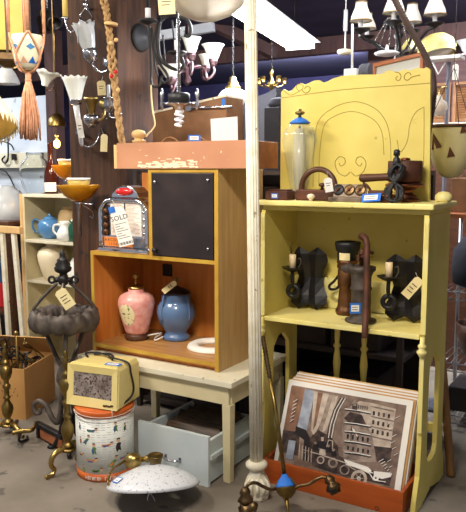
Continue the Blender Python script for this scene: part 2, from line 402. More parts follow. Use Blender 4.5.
# ---------------- cream table
tx0, tx1, ty0, ty1, tz = -2.6, -1.622, 2.665, 3.27, .51
t = thing('low_table', 'low cream painted table with worn top under the oak cabinet', 'table', ((tx0+tx1)/2, (ty0+ty1)/2, 0))
MB().box((tx0, ty0, tz-.028), (tx1, ty1, tz)).build('tabletop', 'creamtop', t, .003)
for a, b in (((tx0+.05, ty0+.022, tz-.12), (tx1-.03, ty0+.042, tz-.0285)), ((tx0+.05, ty1-.042, tz-.12), (tx1-.03, ty1-.022, tz-.0285)),
             ((tx1-.043, ty0+.043, tz-.12), (tx1-.023, ty1-.043, tz-.0285)), ((tx0+.05, ty0+.043, tz-.12), (tx0+.07, ty1-.043, tz-.0285))):
    MB().box(a, b).build('apron', 'cream', t)
for x, y in ((tx1-.066, ty0+.02), (tx1-.066, ty1-.066), (tx0+.07, ty0+.02), (tx0+.07, ty1-.066)):
    k = MB(); w = .046
    k.add([(x+.004, y+.004, 0), (x+w-.004, y+.004, 0), (x+w-.004, y+w-.004, 0), (x+.004, y+w-.004, 0), (x, y, .389), (x+w, y, .389), (x+w, y+w, .389), (x, y+w, .389)],
          [(0,3,2,1),(4,5,6,7),(0,1,5,4),(1,2,6,5),(2,3,7,6),(3,0,4,7)])
    k.build('leg', 'cream', t, .002)
# ---------------- long tray on the cabinet
bx0, bx1, by0, by1, bz = -2.4, -1.6, 2.768, 3.075, 1.5095
b = thing('wooden_tray', 'long shallow wooden drawer with chipped salmon front lying on top of the oak cabinet', 'drawer', ((bx0+bx1)/2, (by0+by1)/2, bz))
MB().box((bx0, by0-.002, bz-.004+.004), (bx0+.0199, by1, bz+.122)).build('end_board', 'rawpine', b, .002, 'raw pine end board')
MB().box((bx1-.018, by0+.0181, bz), (bx1, by1, bz+.13)).build('end_board', 'redwood', b, .002, 'red brown end board')
MB().box((bx0+.02, by1-.015, bz), (bx1-.0181, by1, bz+.12)).build('back_board', 'redwood', b)
MB().box((bx0+.02, by0+.0181, bz), (bx1-.0181, by1-.0151, bz+.008)).build('bottom_board', 'rawpine', b)
# chipped pale wood along the lower edge: small raised flakes of bare wood
ch = MB().use('salmon').box((bx0+.02, by0, bz), (bx1-.006, by0+.018, bz+.13)).use('creamglaze')
for i in range(120):
    x = bx0+.15+random.betavariate(2, 2)*.40; z = bz+.006+abs(random.gauss(0, .017)); w = .006+random.random()*.03
    ch.cbox((x, by0-.0002, z), (w, .001+.0012*random.random(), .003+random.random()*.006))
ch.build('front_board', 'salmon', b)
p = P(139, 148, 2.84)
f = MB(T(p.x, p.y, bz+.0085)); f.lathe([(.034, 0), (.034, .10), (.026, .112), (.022, .12), (.036, .128), (.037, .136), (.022, .142), (.024, .147), (.036, .158), (.038, .17), (.030, .184), (.012, .191), (0, .192)], n=24)
solo(f, 'turned_finial', 'rawpine', 'turned pale wooden newel finial poking up from the left end of the salmon drawer', 'finial')
# things in the tray
p = P(229, 146, 2.93)
m = facing((p.x, p.y, 0), math.radians(0))
cd = MB(T(p.x-.03, p.y, bz+.0085) @ R(YAW*.5, 'Z') @ R(math.radians(-12), 'X'))
cd.add([(-.06,0,0),(.075,0,0),(.055,0,.255),(-.085,0,.245),(-.06,.004,0),(.075,.004,0),(.055,.004,.255),(-.085,.004,.245)], [(0,1,2,3),(7,6,5,4),(0,4,5,1),(1,5,6,2),(2,6,7,3),(3,7,4,0)])
solo(cd, 'pale_card', 'greypaper', 'plain pale grey card leaning up out of the salmon drawer', 'card')
for px, lab, r in ((170, 'curved wicker handle sticking out of the salmon drawer beside the finial', .055), (196, 'wicker basket with blue label in the salmon drawer behind the bulb', .065)):
    p = P(px, 146, 2.93); bk = thing('wicker_basket', lab, 'basket', (p.x, p.y, bz+.0085))
    bm_ = MB(T(p.x, p.y, bz+.0085)); bm_.shell([(r*.7, 0), (r*.72, .004), (r, .075), (r*1.02, .082)], .006, n=20); bm_.build('bowl', 'wicker', bk)
    h = MB(T(p.x, p.y, bz+.085) @ R(YAW, 'Z')); h.tube([(r*cos(a*PI/12), 0, .075*sin(a*PI/12)) for a in range(13)], .006); h.build('handle', 'wicker', bk)
    if px == 196: sticker(bk, facing((p.x+.04, p.y-r*.8-.02, bz+.15), 0), .06, .03)
# ---------------- grey painted drawer with dark sleeves
dx0, dx1, dy0, dy1, dh = -2.135, -1.712, 2.6, 3.06, .25
g = thing('grey_drawer_box', 'pale grey wooden drawer with a cup pull on the floor under the cream table', 'drawer', ((dx0+dx1)/2, (dy0+dy1)/2, 0))
MB().box((dx0, dy0, 0), (dx1, dy0+.02, dh)).build('front_board', 'greypaint', g, .002)
for x in (dx0+.008, dx1-.026):
    sb = MB().box((x, dy0+.0201, .012), (x+.018, dy1, dh-.03)); sb.build('side_board', 'greypaint', g, .001)
MB().box((dx1-.0079, dy0+.0201, .13), (dx1+.008, dy1, .15)).build('runner', 'greypaint', g)
MB().box((dx0+.0262, dy1-.016, .012), (dx1-.0262, dy1, dh-.04)).build('back_board', 'greypaint', g)
MB().box((dx0+.0262, dy0+.0201, .012), (dx1-.0262, dy1-.0161, .022)).build('bottom_board', 'rawpine', g)
pc = P(173, 458, dy0); hd = MB()
hp = [(-.045, -.002), (-.04, -.02), (-.02, -.032), (0, -.035), (.02, -.032), (.04, -.02), (.045, -.002)]
hd.tube([(pc.x+a, dy0+b_, pc.z) for a, b_ in hp], .006)
hd.box((pc.x-.05, dy0-.004, pc.z-.012), (pc.x-.036, dy0, pc.z+.012)); hd.box((pc.x+.036, dy0-.004, pc.z-.012), (pc.x+.05, dy0, pc.z+.012))
hd.build('handle', 'silver', g, label='metal handle')
sl = None
for i in range(13):
    y = dy0+.05+i*.03; o = MB(T(0, y, .0225+.009) @ R(math.radians(-38), 'X')).box((dx0+.05+.014*(i % 3), 0, 0), (dx1-.04-.014*((i*2) % 3), .009, .222+.011*((i*5) % 4)))
    if y > dy1-.19: continue
    solo(o, 'record_sleeve', 'slate', 'dark flat sleeve leaning back in the row inside the grey drawer', 'record sleeve', None, 'dark sleeves in the grey drawer')
# ================================================================== yellow cabinet
yx0, yx1, yy0, yy1 = -1.595, -.79, 2.9, 3.26
y = thing('yellow_hutch', 'tall yellow painted washstand hutch with carved backboard and open shelf', 'hutch', ((yx0+yx1)/2, 3.05, 0))
MB().box((yx0-.025, yy0-.03, 1.335), (yx1+.025, yy1+.01, 1.36)).build('top_board', 'yellow_top', y, .006)
MB().box((yx0, yy0+.008, 1.312), (yx1, yy1, 1.3349)).build('top_moulding', 'yellow', y, .004)
MB().box((yx0+.0221, yy0-.012, .775), (yx1-.0221, yy1-.012, .797)).build('middle_shelf', 'yellow_top', y, .003)
MB().box((yx0+.0221, yy1-.0119, .80), (yx1-.0221, yy1, 1.3119)).build('back_panel', 'yellow', y)
MB().box((yx0+.0221, yy1-.032, .80), (yx1-.0221, yy1-.0125, .955)).build('back_rail', 'yellow_top', y, .002)
def side_half(x, front):
    # outline in (Y, Z): arched cut-out between the front and back leg
    a, bq, mid = (yy0, yy1, (yy0+yy1)/2)
    pts_f = [(a, 1.3119), (a, .74), (a, .30), (a-.012, .16), (a-.055, .06), (a-.065, 0), (a+.02, 0), (mid-.02, .03), (mid, .04), (mid, .17), (a+.115, .185), (a+.098, .22), (a+.092, .30), (a+.092, .56), (a+.098, .62), (mid-.035, .665), (mid, .675), (mid, 1.3119)]
    pts = pts_f if front else [(2*mid-u, v) for u, v in pts_f][::-1]
    return pts
RYZ = Matrix(((0, 0, 1, 0), (1, 0, 0, 0), (0, 1, 0, 0), (0, 0, 0, 1)))   # local x->Y, y->Z, z->X
for x in (yx0, yx1-.022):
    s = MB(T(x, 0, 0) @ RYZ)
    s.prism(side_half(x, True), 0, .022); s.prism(side_half(x, False), 0, .022)
    s.build('side_panel', 'yellow', y, .002)
for x in (yx0+.004, yx1-.016):          # reeded front strip and turned drop on each front edge
    s = MB(); s.box((x-.002, yy0-.012, .80), (x+.02, yy0-.0005, 1.30)); s.box((x, yy0-.014, .36), (x+.018, yy0-.0005, .70))
    for k in range(3): s.box((x+.0005+k*.0062, yy0-.0145, 1.17), (x+.0045+k*.0062, yy0-.012, 1.28))
    s.build('front_strip', 'yellow_top', y, .001)
    k = MB(T(x+.009, yy0-.016, .70)); k.lathe([(.006, 0), (.014, .006), (.016, .012), (.022, .02), (.022, .028), (.012, .036), (.018, .046), (.018, .054), (.010, .06), (.010, .09)], n=16); k.build('turned_drop', 'yellow_top', y)
# lower back rail and spindles
MB().box((yx0+.0221, yy1-.06, .255), (yx1-.0221, yy1-.03, .295)).build('lower_rail', 'yellow', y, .002)
SPR = [(.010, 0), (.012, .03), (.019, .05), (.012, .07), (.012, .085), (.022, .10), (.012, .115), (.014, .16), (.02, .23), (.016, .27), (.011, .30), (.021, .315), (.011, .33), (.014, .36), (.014, .4795)]
for px in (310-33, 337, 364, 391):
    p = P(px, 350, yy1-.045)
    if p.x < yx0+.06 or px == 391: continue
    MB(T(p.x, yy1-.045, .2953)).lathe(SPR, n=14).build('spindle', 'yellow', y)
# carved backboard
BY = 3.135
bo = [(280, 197), (280.5, 140), (281, 92), (283.5, 89), (288, 91.5), (292, 90), (296, 85.5), (301, 83), (305, 84.5), (309, 83), (314, 80.5), (319, 80), (323, 82.5), (327, 81.5), (333, 78.5), (341, 76), (352, 75), (364, 74.5), (375, 74.5), (382, 73.5), (387, 71), (391, 70), (395, 72), (400, 71), (405, 69), (409, 70.5), (413, 69), (418, 67.5), (423, 68.5), (427, 67), (430.5, 70), (430.3, 130), (429.5, 196)]
pl = [P(a, b_, BY) for a, b_ in bo]
poly = [(p.x, p.z if i not in (0, len(pl)-1) else 1.3601) for i, p in enumerate(pl)]
RXZ = Matrix(((1, 0, 0, 0), (0, 0, -1, 0), (0, 1, 0, 0), (0, 0, 0, 1)))   # local x->X, y->Z, z->-Y
bb = MB(T(0, BY+.02, 0) @ RXZ).prism(poly, 0, .02).build('backboard', 'yellow', y, .002)
def gr(pxs, r=.0015, nm='carved_line', k=5):
    g_ = MB(); g_.tube(smooth_path([P(a, b_, BY-.0003) for a, b_ in pxs], k), r, 6); return g_.build(nm, 'groove', bb)
gr([(281.5, 98), (340, 90), (400, 85.5), (430, 83)])
gr([(283.5, 90), (290, 95), (298, 92), (303, 88), (302, 84.5), (297.5, 84.5), (296.5, 88), (299, 91)])
gr([(302, 90), (305, 93), (309, 91.5), (310, 87.5), (306.5, 86.5), (304.5, 89)], .002)
gr([(395, 72), (399, 73), (401, 76.5), (399.5, 80), (396.5, 80), (396, 77.5), (398, 76.5)], .002)
gr([(420, 75), (412, 77), (408, 80), (404.5, 79), (405, 74.5), (409, 72.5), (411, 75)], .002)
gr([(313, 187), (314, 150), (318, 122), (333, 108), (350, 102), (363, 103), (377, 110), (386, 122), (390, 138), (391, 160)])
gr([(319, 185), (319.5, 155), (324, 126), (335, 116), (350, 111.5), (363, 114), (375, 121), (382, 133), (384, 155)])
gr([(424, 107), (416, 112), (410, 124), (407, 142), (400, 152), (397, 140)]); gr([(424, 107), (424, 140), (423.5, 165)])
for sgn, cx in ((1, 357), (-1, 344)):
    gr([(cx+sgn*(-6), 172), (cx+sgn*(-1), 176), (cx+sgn*6, 172), (cx+sgn*9, 163), (cx+sgn*5, 157), (cx, 158), (cx-sgn*1, 163), (cx+sgn*3, 166), (cx+sgn*5, 163)], .0018)
# ---------------- picture crate with stacked prints
qx0, qx1, qy0, qy1, qh = -1.53, -.832, 2.795, 3.135, .115
q = thing('picture_crate', 'orange stained wooden drawer on the floor holding the old prints', 'drawer', ((qx0+qx1)/2, (qy0+qy1)/2, 0))
MB().box((qx0, qy0, 0), (qx1, qy0+.016, qh)).build('front_board', 'orangewood', q, .002)
MB().box((qx0, qy1-.016, 0), (qx1, qy1, qh)).build('back_board', 'orangewood', q, .002)
MB().box((qx0, qy0+.0161, 0), (qx0+.016, qy1-.0161, qh)).build('end_board', 'orangewood', q, .001)
MB().box((qx1-.016, qy0+.0161, 0), (qx1, qy1-.0161, qh)).build('end_board', 'orangewood', q, .001)
MB().box((qx0+.0161, qy0+.0161, .0), (qx1-.0161, qy1-.0161, .008)).build('bottom_board', 'darkwood', q)
p = P(377, 508, qy0); MB(aim((p.x, qy0-.0005, p.z), (0, -1, 0))).torus(.008, .0015, n=16, k=6).build('hole_ring', 'darkwood', q)
PA = math.atan2(.185, .43)
def pmat(off): return T(0, 2.845+off, .0225) @ R(-PA, 'X') @ Matrix(((1, 0, 0, 0), (0, 0, -1, 0), (0, 1, 0, 0), (0, 0, 0, 1)))
fm = pmat(0); pw0, pw1, ph = -1.503, -.868, .468
fi = fm.inverted()
def Q(px, py):
    a = fi @ CAMP; d_ = fi.to_3x3() @ ray(px, py); k = -a.z/d_.z; r = a+d_*k; return (r.x, r.y)
pr = thing('old_street_print', 'large sepia print of an old car before tall buildings, foremost in the orange drawer', 'print', ((pw0+pw1)/2, 2.86, .0225))
MB(fm).box((pw0, 0, -.006), (pw1, ph, -.0002)).build('mount', 'sep_w', pr, label='white mount border')
corners = [(280.5, 452), (291.5, 385), (404, 409.5), (391.5, 486)]
img = MB(fm); lv = [0]
def ink(mt, pts, px=True):
    lv[0] += 1; z = .0002+lv[0]*.00003
    img.use(mt); img.prism([Q(*a) for a in pts][::-1] if px else pts, -.0001, z)
def clipc(pts): return pts
base = [Q(*a) for a in corners]; bu0, bv0 = pw0+.022, .012; bu1, bv1 = pw1-.028, ph-.026
img.use('sepia').box((bu0, bv0, -.0001), (bu1, bv1, .0002))
ink('sep_r', [(291.5, 386), (308, 389), (300, 425), (284, 440), (281.5, 440)])
ink('sep_d', [(283, 430), (300, 432), (298, 456), (281.5, 452)])
ink('sep_b', [(305, 389), (315, 391), (309, 420), (306, 434), (297, 428), (302, 405)])
ink('sep_k', [(296, 426), (306, 430), (311, 440), (310, 462), (303, 460), (304, 440), (295, 433)])
ink('sep_l', [(314, 391), (329, 394), (322, 420), (314, 436), (311, 430)])
ink('sep_r', [(318, 392), (323, 393), (316, 425), (313, 430)])
ink('sep_m', [(329, 394.5), (338, 396), (332, 440), (322, 436), (319, 428)])
ink('sep_l', [(333, 397), (338, 396), (334, 412), (326, 430), (322, 432)])
ink('sep_d', [(310, 438), (318, 430), (330, 436), (338, 446), (340, 466), (318, 464), (309, 460)])
ink('sep_l', [(350, 407), (360, 401), (372, 403), (396, 409), (390, 450), (352, 440)])
ink('sep_m', [(342, 428), (346, 408), (356, 406), (364, 420), (372, 434), (376, 462), (344, 462)])
ink('sep_d', [(344, 418), (350, 412), (362, 415), (366, 424), (350, 424)])
ink('sep_d', [(374, 446), (392, 448), (390, 462), (377, 462)])
for i in range(4):
    for j in range(3):
        x = 373+i*5-j*.6; yv = 411+j*9+i*1.0; ink('sep_d', [(x, yv), (x+2.2, yv+.4), (x+1.8, yv+4.5), (x-.4, yv+4.2)])
for i in range(5):
    x = 347+i*5; ink('sep_k', [(x, 434+i*.9), (x+2, 434.3+i*.9), (x+1.6, 439+i*.9), (x-.3, 438.7+i*.9)]); ink('sep_k', [(x+.4, 446+i*.9), (x+2.2, 446.3+i*.9), (x+1.8, 450+i*.9), (x, 450+i*.9)])
for i in range(4): ink('sep_w', [(351+i*1.6, 427+i*2), (355+i*.9, 430+i*2), (354.6+i*.9, 431+i*2), (350.8+i*1.6, 428+i*2)])
ink('sep_d', [(351, 426.5), (352, 426.3), (351.3, 442), (350.5, 442)])
ink('sep_d', [(312, 446), (326, 450), (340, 456), (350, 462), (372, 470), (392, 474), (389.5, 486), (330, 472), (312, 466)])
ink('sep_w', [(344, 459), (368, 467), (372, 471), (368, 473), (346, 464)])
ink('sep_l', [(320, 448), (323, 445), (325, 448), (326, 455), (319, 455)]); ink('sep_k', [(320.5, 434), (324, 434.5), (324.5, 437), (321, 437)])
ink('sep_l', [(321, 437), (324, 437), (323.5, 441), (321.5, 441)]); ink('sep_k', [(318, 441), (326, 442), (327, 450), (318, 448)])
def ring(cx, cy, r0, r1, mt, sq=1.05):
    n = 16
    for i in range(n):
        a, b_ = 2*PI*i/n, 2*PI*(i+1)/n
        ink(mt, [(cx+r0*cos(a), cy+r0*sq*sin(a)), (cx+r1*cos(a), cy+r1*sq*sin(a)), (cx+r1*cos(b_), cy+r1*sq*sin(b_)), (cx+r0*cos(b_), cy+r0*sq*sin(b_))])
ring(359, 478.5, 0, 6.6, 'sep_d'); lv[0] += 1; ring(359, 478.5, 5.4, 8.2, 'sep_l'); ring(359, 478.5, 0, 2, 'sep_w')
ring(333, 463, 3, 5, 'sep_m'); ring(376, 478, 1, 3, 'sep_w')
ink('sep_w', [(374, 471), (392, 473), (391, 477), (382, 479), (374, 476)])
ink('sep_b', [(289, 440), (296, 441), (293, 460), (286, 458)]); 
for i in range(9):                       # white crease streaks painted as reflections off the plastic wrap
    x = 386+random.random()*10; yv = 418+i*6.2; ink('sep_w', [(x, yv), (x+5-i*.2, yv-2.2), (x+5-i*.2, yv-1.7), (x, yv+.5)])
for i in range(9):
    x = 296+random.random()*60; yv = 446+random.random()*14; ink('sep_m', [(x, yv), (x+7, yv+1.8), (x+7, yv+2.5), (x, yv+.6)])
# finer printed detail: mouldings, cornices, car body, passengers
def band(mt, pts, w_):
    for (x0, y0), (x1, y1) in zip(pts, pts[1:]):
        L_ = math.hypot(x1-x0, y1-y0) or 1; nx, ny = -(y1-y0)/L_*w_/2, (x1-x0)/L_*w_/2
        ink(mt, [(x0+nx, y0+ny), (x1+nx, y1+ny), (x1-nx, y1-ny), (x0-nx, y0-ny)])
for k_ in range(4): band('sep_w' if k_ % 2 else 'sep_d', [(341+k_*1.6, 398), (334+k_*1.6, 410), (329.5+k_*1.6, 424), (327+k_*1.6, 438)], .7)
for yv in (409, 422.5, 431, 441, 452): band('sep_w', [(345, yv), (357, yv+1.2), (371, yv+4)], .8); band('sep_k', [(345, yv+1), (357, yv+2.2), (371, yv+5)], .6)
for yv in (406, 416, 426, 436): band('sep_m', [(371, yv), (394, yv+5)], .7)
for k_ in range(6): band('sep_d', [(357+k_*2.1, 404.5+k_*.4), (356.6+k_*2.1, 408+k_*.4)], .6)
ink('sep_m', [(352, 404), (355, 399.5), (358, 404)]); ink('sep_d', [(352.5, 405.5), (357.5, 406), (357.2, 410), (352.6, 409.5)])
for k_ in range(5): band('sep_l', [(300+k_*3, 444+k_*1.2), (299.5+k_*3, 459+k_*.8)], .5)
band('sep_l', [(311, 452), (322, 455), (334, 459), (346, 463), (352, 468), (356, 470)], .9); band('sep_w', [(346, 464), (356, 467), (367, 471), (373, 473)], 1.1)
band('sep_l', [(327, 447), (329, 440), (333, 441), (333, 453)], .7); band('sep_w', [(363, 470), (370, 473.5), (374, 480), (386, 482)], .8)
for k_ in range(6): a_ = k_*PI/3; band('sep_l', [(359, 478.5), (359+5*cos(a_), 478.5+5.2*sin(a_))], .5)
ring(321, 460, 2.6, 3.8, 'sep_l'); ring(345, 470, 3.6, 5, 'sep_m')
for hx_, hy_ in ((329, 446), (334, 450), (316, 443)): ring(hx_, hy_, 0, 1.3, 'sep_m'); ink('sep_k', [(hx_-2, hy_+1.2), (hx_+2, hy_+1.6), (hx_+2.4, hy_+6), (hx_-2.4, hy_+5.4)])
for k_ in range(7): band('sep_w', [(379+k_*2.1, 462+k_*2.2), (384+k_*1.4, 459+k_*2.6)], .45)  # painted glints along the right-hand crease of the wrap
for k_ in range(6): band('sep_w', [(294-k_*.7, 402+k_*4), (298-k_*.8, 399.5+k_*4)], .4)
img.build('image', 'sepia', pr)
for i, (mt, dv, du) in enumerate((('mount', .003, .010), ('sep_w', .006, .016), ('mount', .008, .008), ('sep_w', .012, .016), ('mount', .013, .014), ('sep_w', .018, .004), ('rawpine', .02, .012))):
    w = .006 if i < 4 else .009
    o_ = .0075+.0125*i
    pm = pmat(o_+.004)
    nm = ('second', 'third', 'fourth', 'fifth', 'sixth', 'seventh', 'last')[i]
    bd = MB(pm).box((pw0+.004+du*.5, 0, -w), (pw1+du, ph+dv, 0))
    solo(bd, 'mounted_print', mt, '%s mounted print edge from the front, leaning behind the sepia street print' % nm, 'print', None, 'mounted prints in the orange drawer')
# ================================================================== in the oak cabinet
zf = .5565
p = Vector((-2.43, 2.965, zf)); l = thing('pink_lamp_base', 'pink crackle glazed ginger jar lamp base with cream floral medallion and brass cap', 'lamp base', p)
MB(T(p)).lathe([(.058, 0), (.066, .004), (.068, .014), (.062, .026), (.060, .034)], n=30).build('foot', 'darkwood', l)
prof = [(.057, .0341), (.066, .05), (.080, .10), (.096, .16), (.103, .20), (.101, .225), (.090, .248), (.068, .262), (.046, .268), (.044, .275), (.046, .285), (.040, .29)]
MB(T(p)).lathe(prof, n=36).build('body', 'pink', l)
MB(T(p)).lathe([(.048, .2901), (.05, .296), (.04, .303), (.026, .307), (.012, .309), (.008, .33), (.007, .34), (.013, .345), (.02, .352), (.019, .366), (.010, .374), (0, .376)], n=24).build('cap', 'brass', l)
# oval medallion that follows the jar
md = MB(T(p)); va = []; 
def jr(z):
    for (r0, z0), (r1, z1) in zip(prof, prof[1:]):
        if z0 <= z <= z1: return r0+(r1-r0)*(z-z0)/(z1-z0)
    return .05
ac = -PI/2+YAW-math.radians(28); n = 28; rings = 5; vs = []; fs = []
for i in range(rings+1):
    for k in range(n):
        a = 2*PI*k/n; zz = .152+.062*i/rings*sin(a); th = ac+.52*i/rings*cos(a); rr = jr(zz)+.0015
        vs.append((rr*cos(th), rr*sin(th), zz))
for i in range(rings):
    for k in range(n): fs.append((i*n+k, i*n+(k+1) % n, (i+1)*n+(k+1) % n, (i+1)*n+k))
md.add(vs, fs, True); md.build('medallion', 'medal', l)
tube_s(cd := MB(), [(p.x+.06, p.y+.02, zf+.02), (p.x+.10, p.y+.0, zf+.035), (p.x+.13, p.y+.03, zf+.04), (p.x+.12, p.y+.07, zf+.03), (p.x+.09, p.y+.05, zf+.006), (p.x+.13, p.y+.0, zf+.008), (p.x+.15, p.y+.04, zf+.02), (p.x+.12, p.y+.09, zf+.006)], .004); cd.build('cord', 'whitecord', l)
p = Vector((-2.235, 3.075, zf)); l = thing('blue_lamp_base', 'round blue glazed pottery lamp base with dark collar on the oak cabinet floor', 'lamp base', p)
MB(T(p)).lathe([(.070, 0), (.075, .006), (.075, .02), (.066, .03), (.056, .042), (.07, .062), (.092, .095), (.106, .13), (.11, .158), (.104, .19), (.09, .212), (.082, .222), (.084, .226), (.083, .255), (.079, .262)], n=36).build('body', 'blueglaze', l)
MB(T(p)).lathe([(.080, .2621), (.078, .27), (.06, .284), (.036, .294), (.018, .3), (.012, .304)], n=28).build('collar', 'darkcollar', l)
hb = MB(T(p)); hb.lathe([(.009, .3041), (.009, .335), (.016, .338), (.016, .345), (.006, .35)], n=14); hb.tube([(-.028, 0, .352), (-.024, 0, .34), (-.01, 0, .335), (.01, 0, .335), (.024, 0, .34), (.028, 0, .352)], .004); hb.build('socket', 'brass', l)
for k in range(4):
    a = -PI/2+YAW-.75+k*PI/2
    hn = MB(T(p)); hn.tube(smooth_path([(.083*cos(a), .083*sin(a), .25), (.094*cos(a), .094*sin(a), .245), (.105*cos(a), .105*sin(a), .21), (.113*cos(a), .113*sin(a), .165), (.109*cos(a), .109*sin(a), .125)], 4), [.006]*16+[.002], 8) if False else hn.tube(smooth_path([(.083*cos(a), .083*sin(a), .25), (.094*cos(a), .094*sin(a), .245), (.103*cos(a), .103*sin(a), .205), (.110*cos(a), .110*sin(a), .165), (.106*cos(a), .106*sin(a), .125)], 4), .006, 8)
    hn.build('handle', 'blueglaze', l)
hang_tag(l, facing(D(169.5, 287, 3.72), math.radians(-52)), .03, .09, 'manila', p+Vector((.0, 0, .335)), lines=2)
p = Vector((-1.96, 3.03, zf)); r_ = MB(T(p)); r_.lathe([(.075, .004), (.075, .014), (.09, .022), (.118, .024), (.135, .016), (.14, .004), (.14, 0), (.075, 0), (.075, .004)], n=44, cap=False)
solo(r_, 'ceiling_ring', 'whiteplaster', 'white round ring lying on the oak cabinet floor right of the blue lamp', 'ring', p)
# ================================================================== chrome jukebox
jx, jy, jz = -2.375, 2.87, 1.0665
j = thing('tabletop_jukebox', 'chrome diner wall jukebox with red lamp and white SOLD tag on the oak cabinet', 'jukebox', (jx, jy, jz))
JM = T(jx, jy, jz) @ RXZ         # x right, y up, z towards aisle
w = .165
out = [(-w, .02), (-w, .21), (-w+.006, .235), (-w+.03, .268), (-w+.065, .285), (w-.065, .285), (w-.03, .268), (w-.006, .235), (w, .21), (w, .02)]
MB(JM).prism([(x, y_) for x, y_ in out][::-1], -.07, .06).build('body', 'chrome', j, .008)
MB(JM).box((-w-.006, 0, -.075), (w+.006, .022, .085)).build('base', 'chrome', j, .006)
fr = MB(JM); fr.tube(smooth_path([(-w+.008, .03, .068), (-w+.008, .2, .068), (-w+.02, .24, .068), (-w+.06, .273, .068), (0, .278, .068), (w-.06, .273, .068), (w-.02, .24, .068), (w-.008, .2, .068), (w-.008, .03, .068)], 5), .012, 10); fr.build('front_rim', 'chrome', j)
hd = MB(JM); hd.prism([(-.095, .286), (-.085, .318), (-.055, .345), (-.02, .356), (.02, .356), (.055, .345), (.085, .318), (.095, .286)][::-1], -.05, .055); hd.build('crown', 'chrome', j, .008)
MB(JM @ T(0, .322, .056)).lathe([(.042, 0), (.04, .008), (.026, .017), (0, .02)], Matrix.Diagonal((1.35, .52, 1, 1)), n=24).build('red_lamp', 'red', j)
MB(JM).box((-.09, .09, .0605), (.115, .262, .0635)).build('title_panel', 'cards', j)
tp = MB(JM)
for i in range(8):
    yv = .106+i*.0195
    tp.use('ink').box((-.083, yv, .0636), (.004, yv+.0012, .0642)); tp.box((.014, yv, .0636), (.108, yv+.0012, .0642))
    tp.use('sep_m'); 
    for x in (-.075, .02): tp.box((x, yv+.006, .0636), (x+.05+.012*(i % 3), yv+.0085, .064)); tp.box((x, yv+.012, .0636), (x+.06-.012*(i % 2), yv+.014, .064))
tp.use('ink').box((.006, .09, .0636), (.012, .262, .068)); tp.build('title_strip', 'ink', j)
cv = MB(JM).box((-.094, .086, .0645), (.119, .266, .0665)).build('window', 'clearpane', j)
sk = MB(JM).box((-.14, .085, .0605), (-.1, .25, .064)).build('side_strip', 'blackpanel', j)
for i in range(4): MB(JM @ T(-.12, .105+i*.037, .064)).lathe([(.016, 0), (.016, .01), (.010, .015), (0, .016)], n=14).build('selector_knob', 'brownmetal', j)
for i in range(4): MB(JM @ T(.138, .105+i*.037, .061)).lathe([(.011, 0), (.011, .01), (.006, .015), (0, .016)], n=14).build('selector_knob', 'chrome', j)
MB(JM).box((-.135, .03, .0605), (.06, .078, .0685)).build('key_panel', 'keys', j, .002)
MB(JM).box((.066, .03, .0605), (.15, .078, .066)).build('coin_plate', 'silver', j, .002)
text(j, 'key_letters', 'A B C D E F G H J K', JM @ T(-.037, .064, .0687), .022, 'ink'); text(j, 'key_numbers', '1 2 3 4 5 6 7 8 9', JM @ T(-.037, .042, .0687), .02, 'ink')
tc = D(121.5, 226, 3.535); tm = facing(tc, math.radians(-17) * -1 if False else math.radians(14))
st = MB(tm); st.use('paper').prism([(-.038, -.105), (.038, -.105), (.038, .075), (.024, .1), (-.024, .1), (-.038, .075)], -.0006, .0006)
st.use('ink')
for i in range(7): st.box((-.032, .012-.0125*i, .0006), (.03-.018*((i*2) % 3), .0145-.0125*i, .0009))
for i in range(14): st.box((-.034+i*.005, -.097, .0006), (-.0315+i*.005+(.001 if i % 3 else -.001), -.083, .0009))
st.use('whitecord'); st.M = I4; st.tube([tm @ Vector((0, .09, 0)), D(116, 206, 3.56), D(112, 200, 3.6)], .0012, 5)
sold = st.build('sold_tag', 'paper', j, label='white SOLD tag')
text(j, 'sold_writing', 'SOLD', tm @ T(0, .043, .0008), .036, 'ink', .0006)
MB(tm @ T(-.026, .092, 0)).cbox((0, 0, .001), (.032, .032, .003)).build('tape', 'tape', j, label='blue tape')
# ================================================================== yellow cabinet, top board
zt = 1.3605
p = P(299, 191, 3.04); p.z = zt
v = thing('ribbed_glass_vase', 'tall ribbed clear glass lamp body with blue taped top on the yellow hutch', 'vase', p)
VP = [(.034, 0), (.038, .012), (.043, .05), (.054, .11), (.066, .18), (.077, .25), (.081, .285), (.077, .318), (.061, .347), (.038, .362), (.026, .368)]
MB(T(p)).shell(VP, .004, n=84, flute=.085, fn=14).build('body', 'vaseglass', v)
MB(T(p)).lathe([(.046, .362), (.052, .366), (.032, .382), (.012, .392)], n=20).build('cap', 'tape', v, label='blue tape cap')
MB(T(p)).lathe([(.009, .3921), (.007, .402), (.022, .408), (.024, .418), (.01, .424), (.008, .432), (0, .433)], n=16).build('finial', 'oldbrass', v)
MB(T(p)).lathe([(.006, .004), (.006, .352)], n=10).build('inner_rod', 'silver', v)
MB(T(p)).shell([(.02, .03), (.028, .12), (.03, .25), (.02, .34)], .002, n=40, flute=.1, fn=20).build('inner_sleeve', 'vaseinner', v)
# box iron
c_ = F(284, 199, zt); u = Vector((1, 0, 0))
b = thing('box_iron_body', 'low dark rectangular iron block with blue sticker at the left end of the hutch top', 'iron', (-1.51, 2.945, zt))
k = MB(T(-1.51, 2.945, zt)); k.prism([(-.066, -.045), (.05, -.045), (.066, 0), (.05, .045), (-.066, .045)], 0, .042); k.build('body', 'rust', b, .004)
MB(T(-1.51, 2.945, zt)).prism([(-.058, -.036), (.044, -.036), (.056, 0), (.044, .036), (-.058, .036)], .0421, .05).build('lid', 'rust', b, .003)
sticker(b, T(-1.525, 2.8993, zt+.02) @ RXZ, .036, .024)
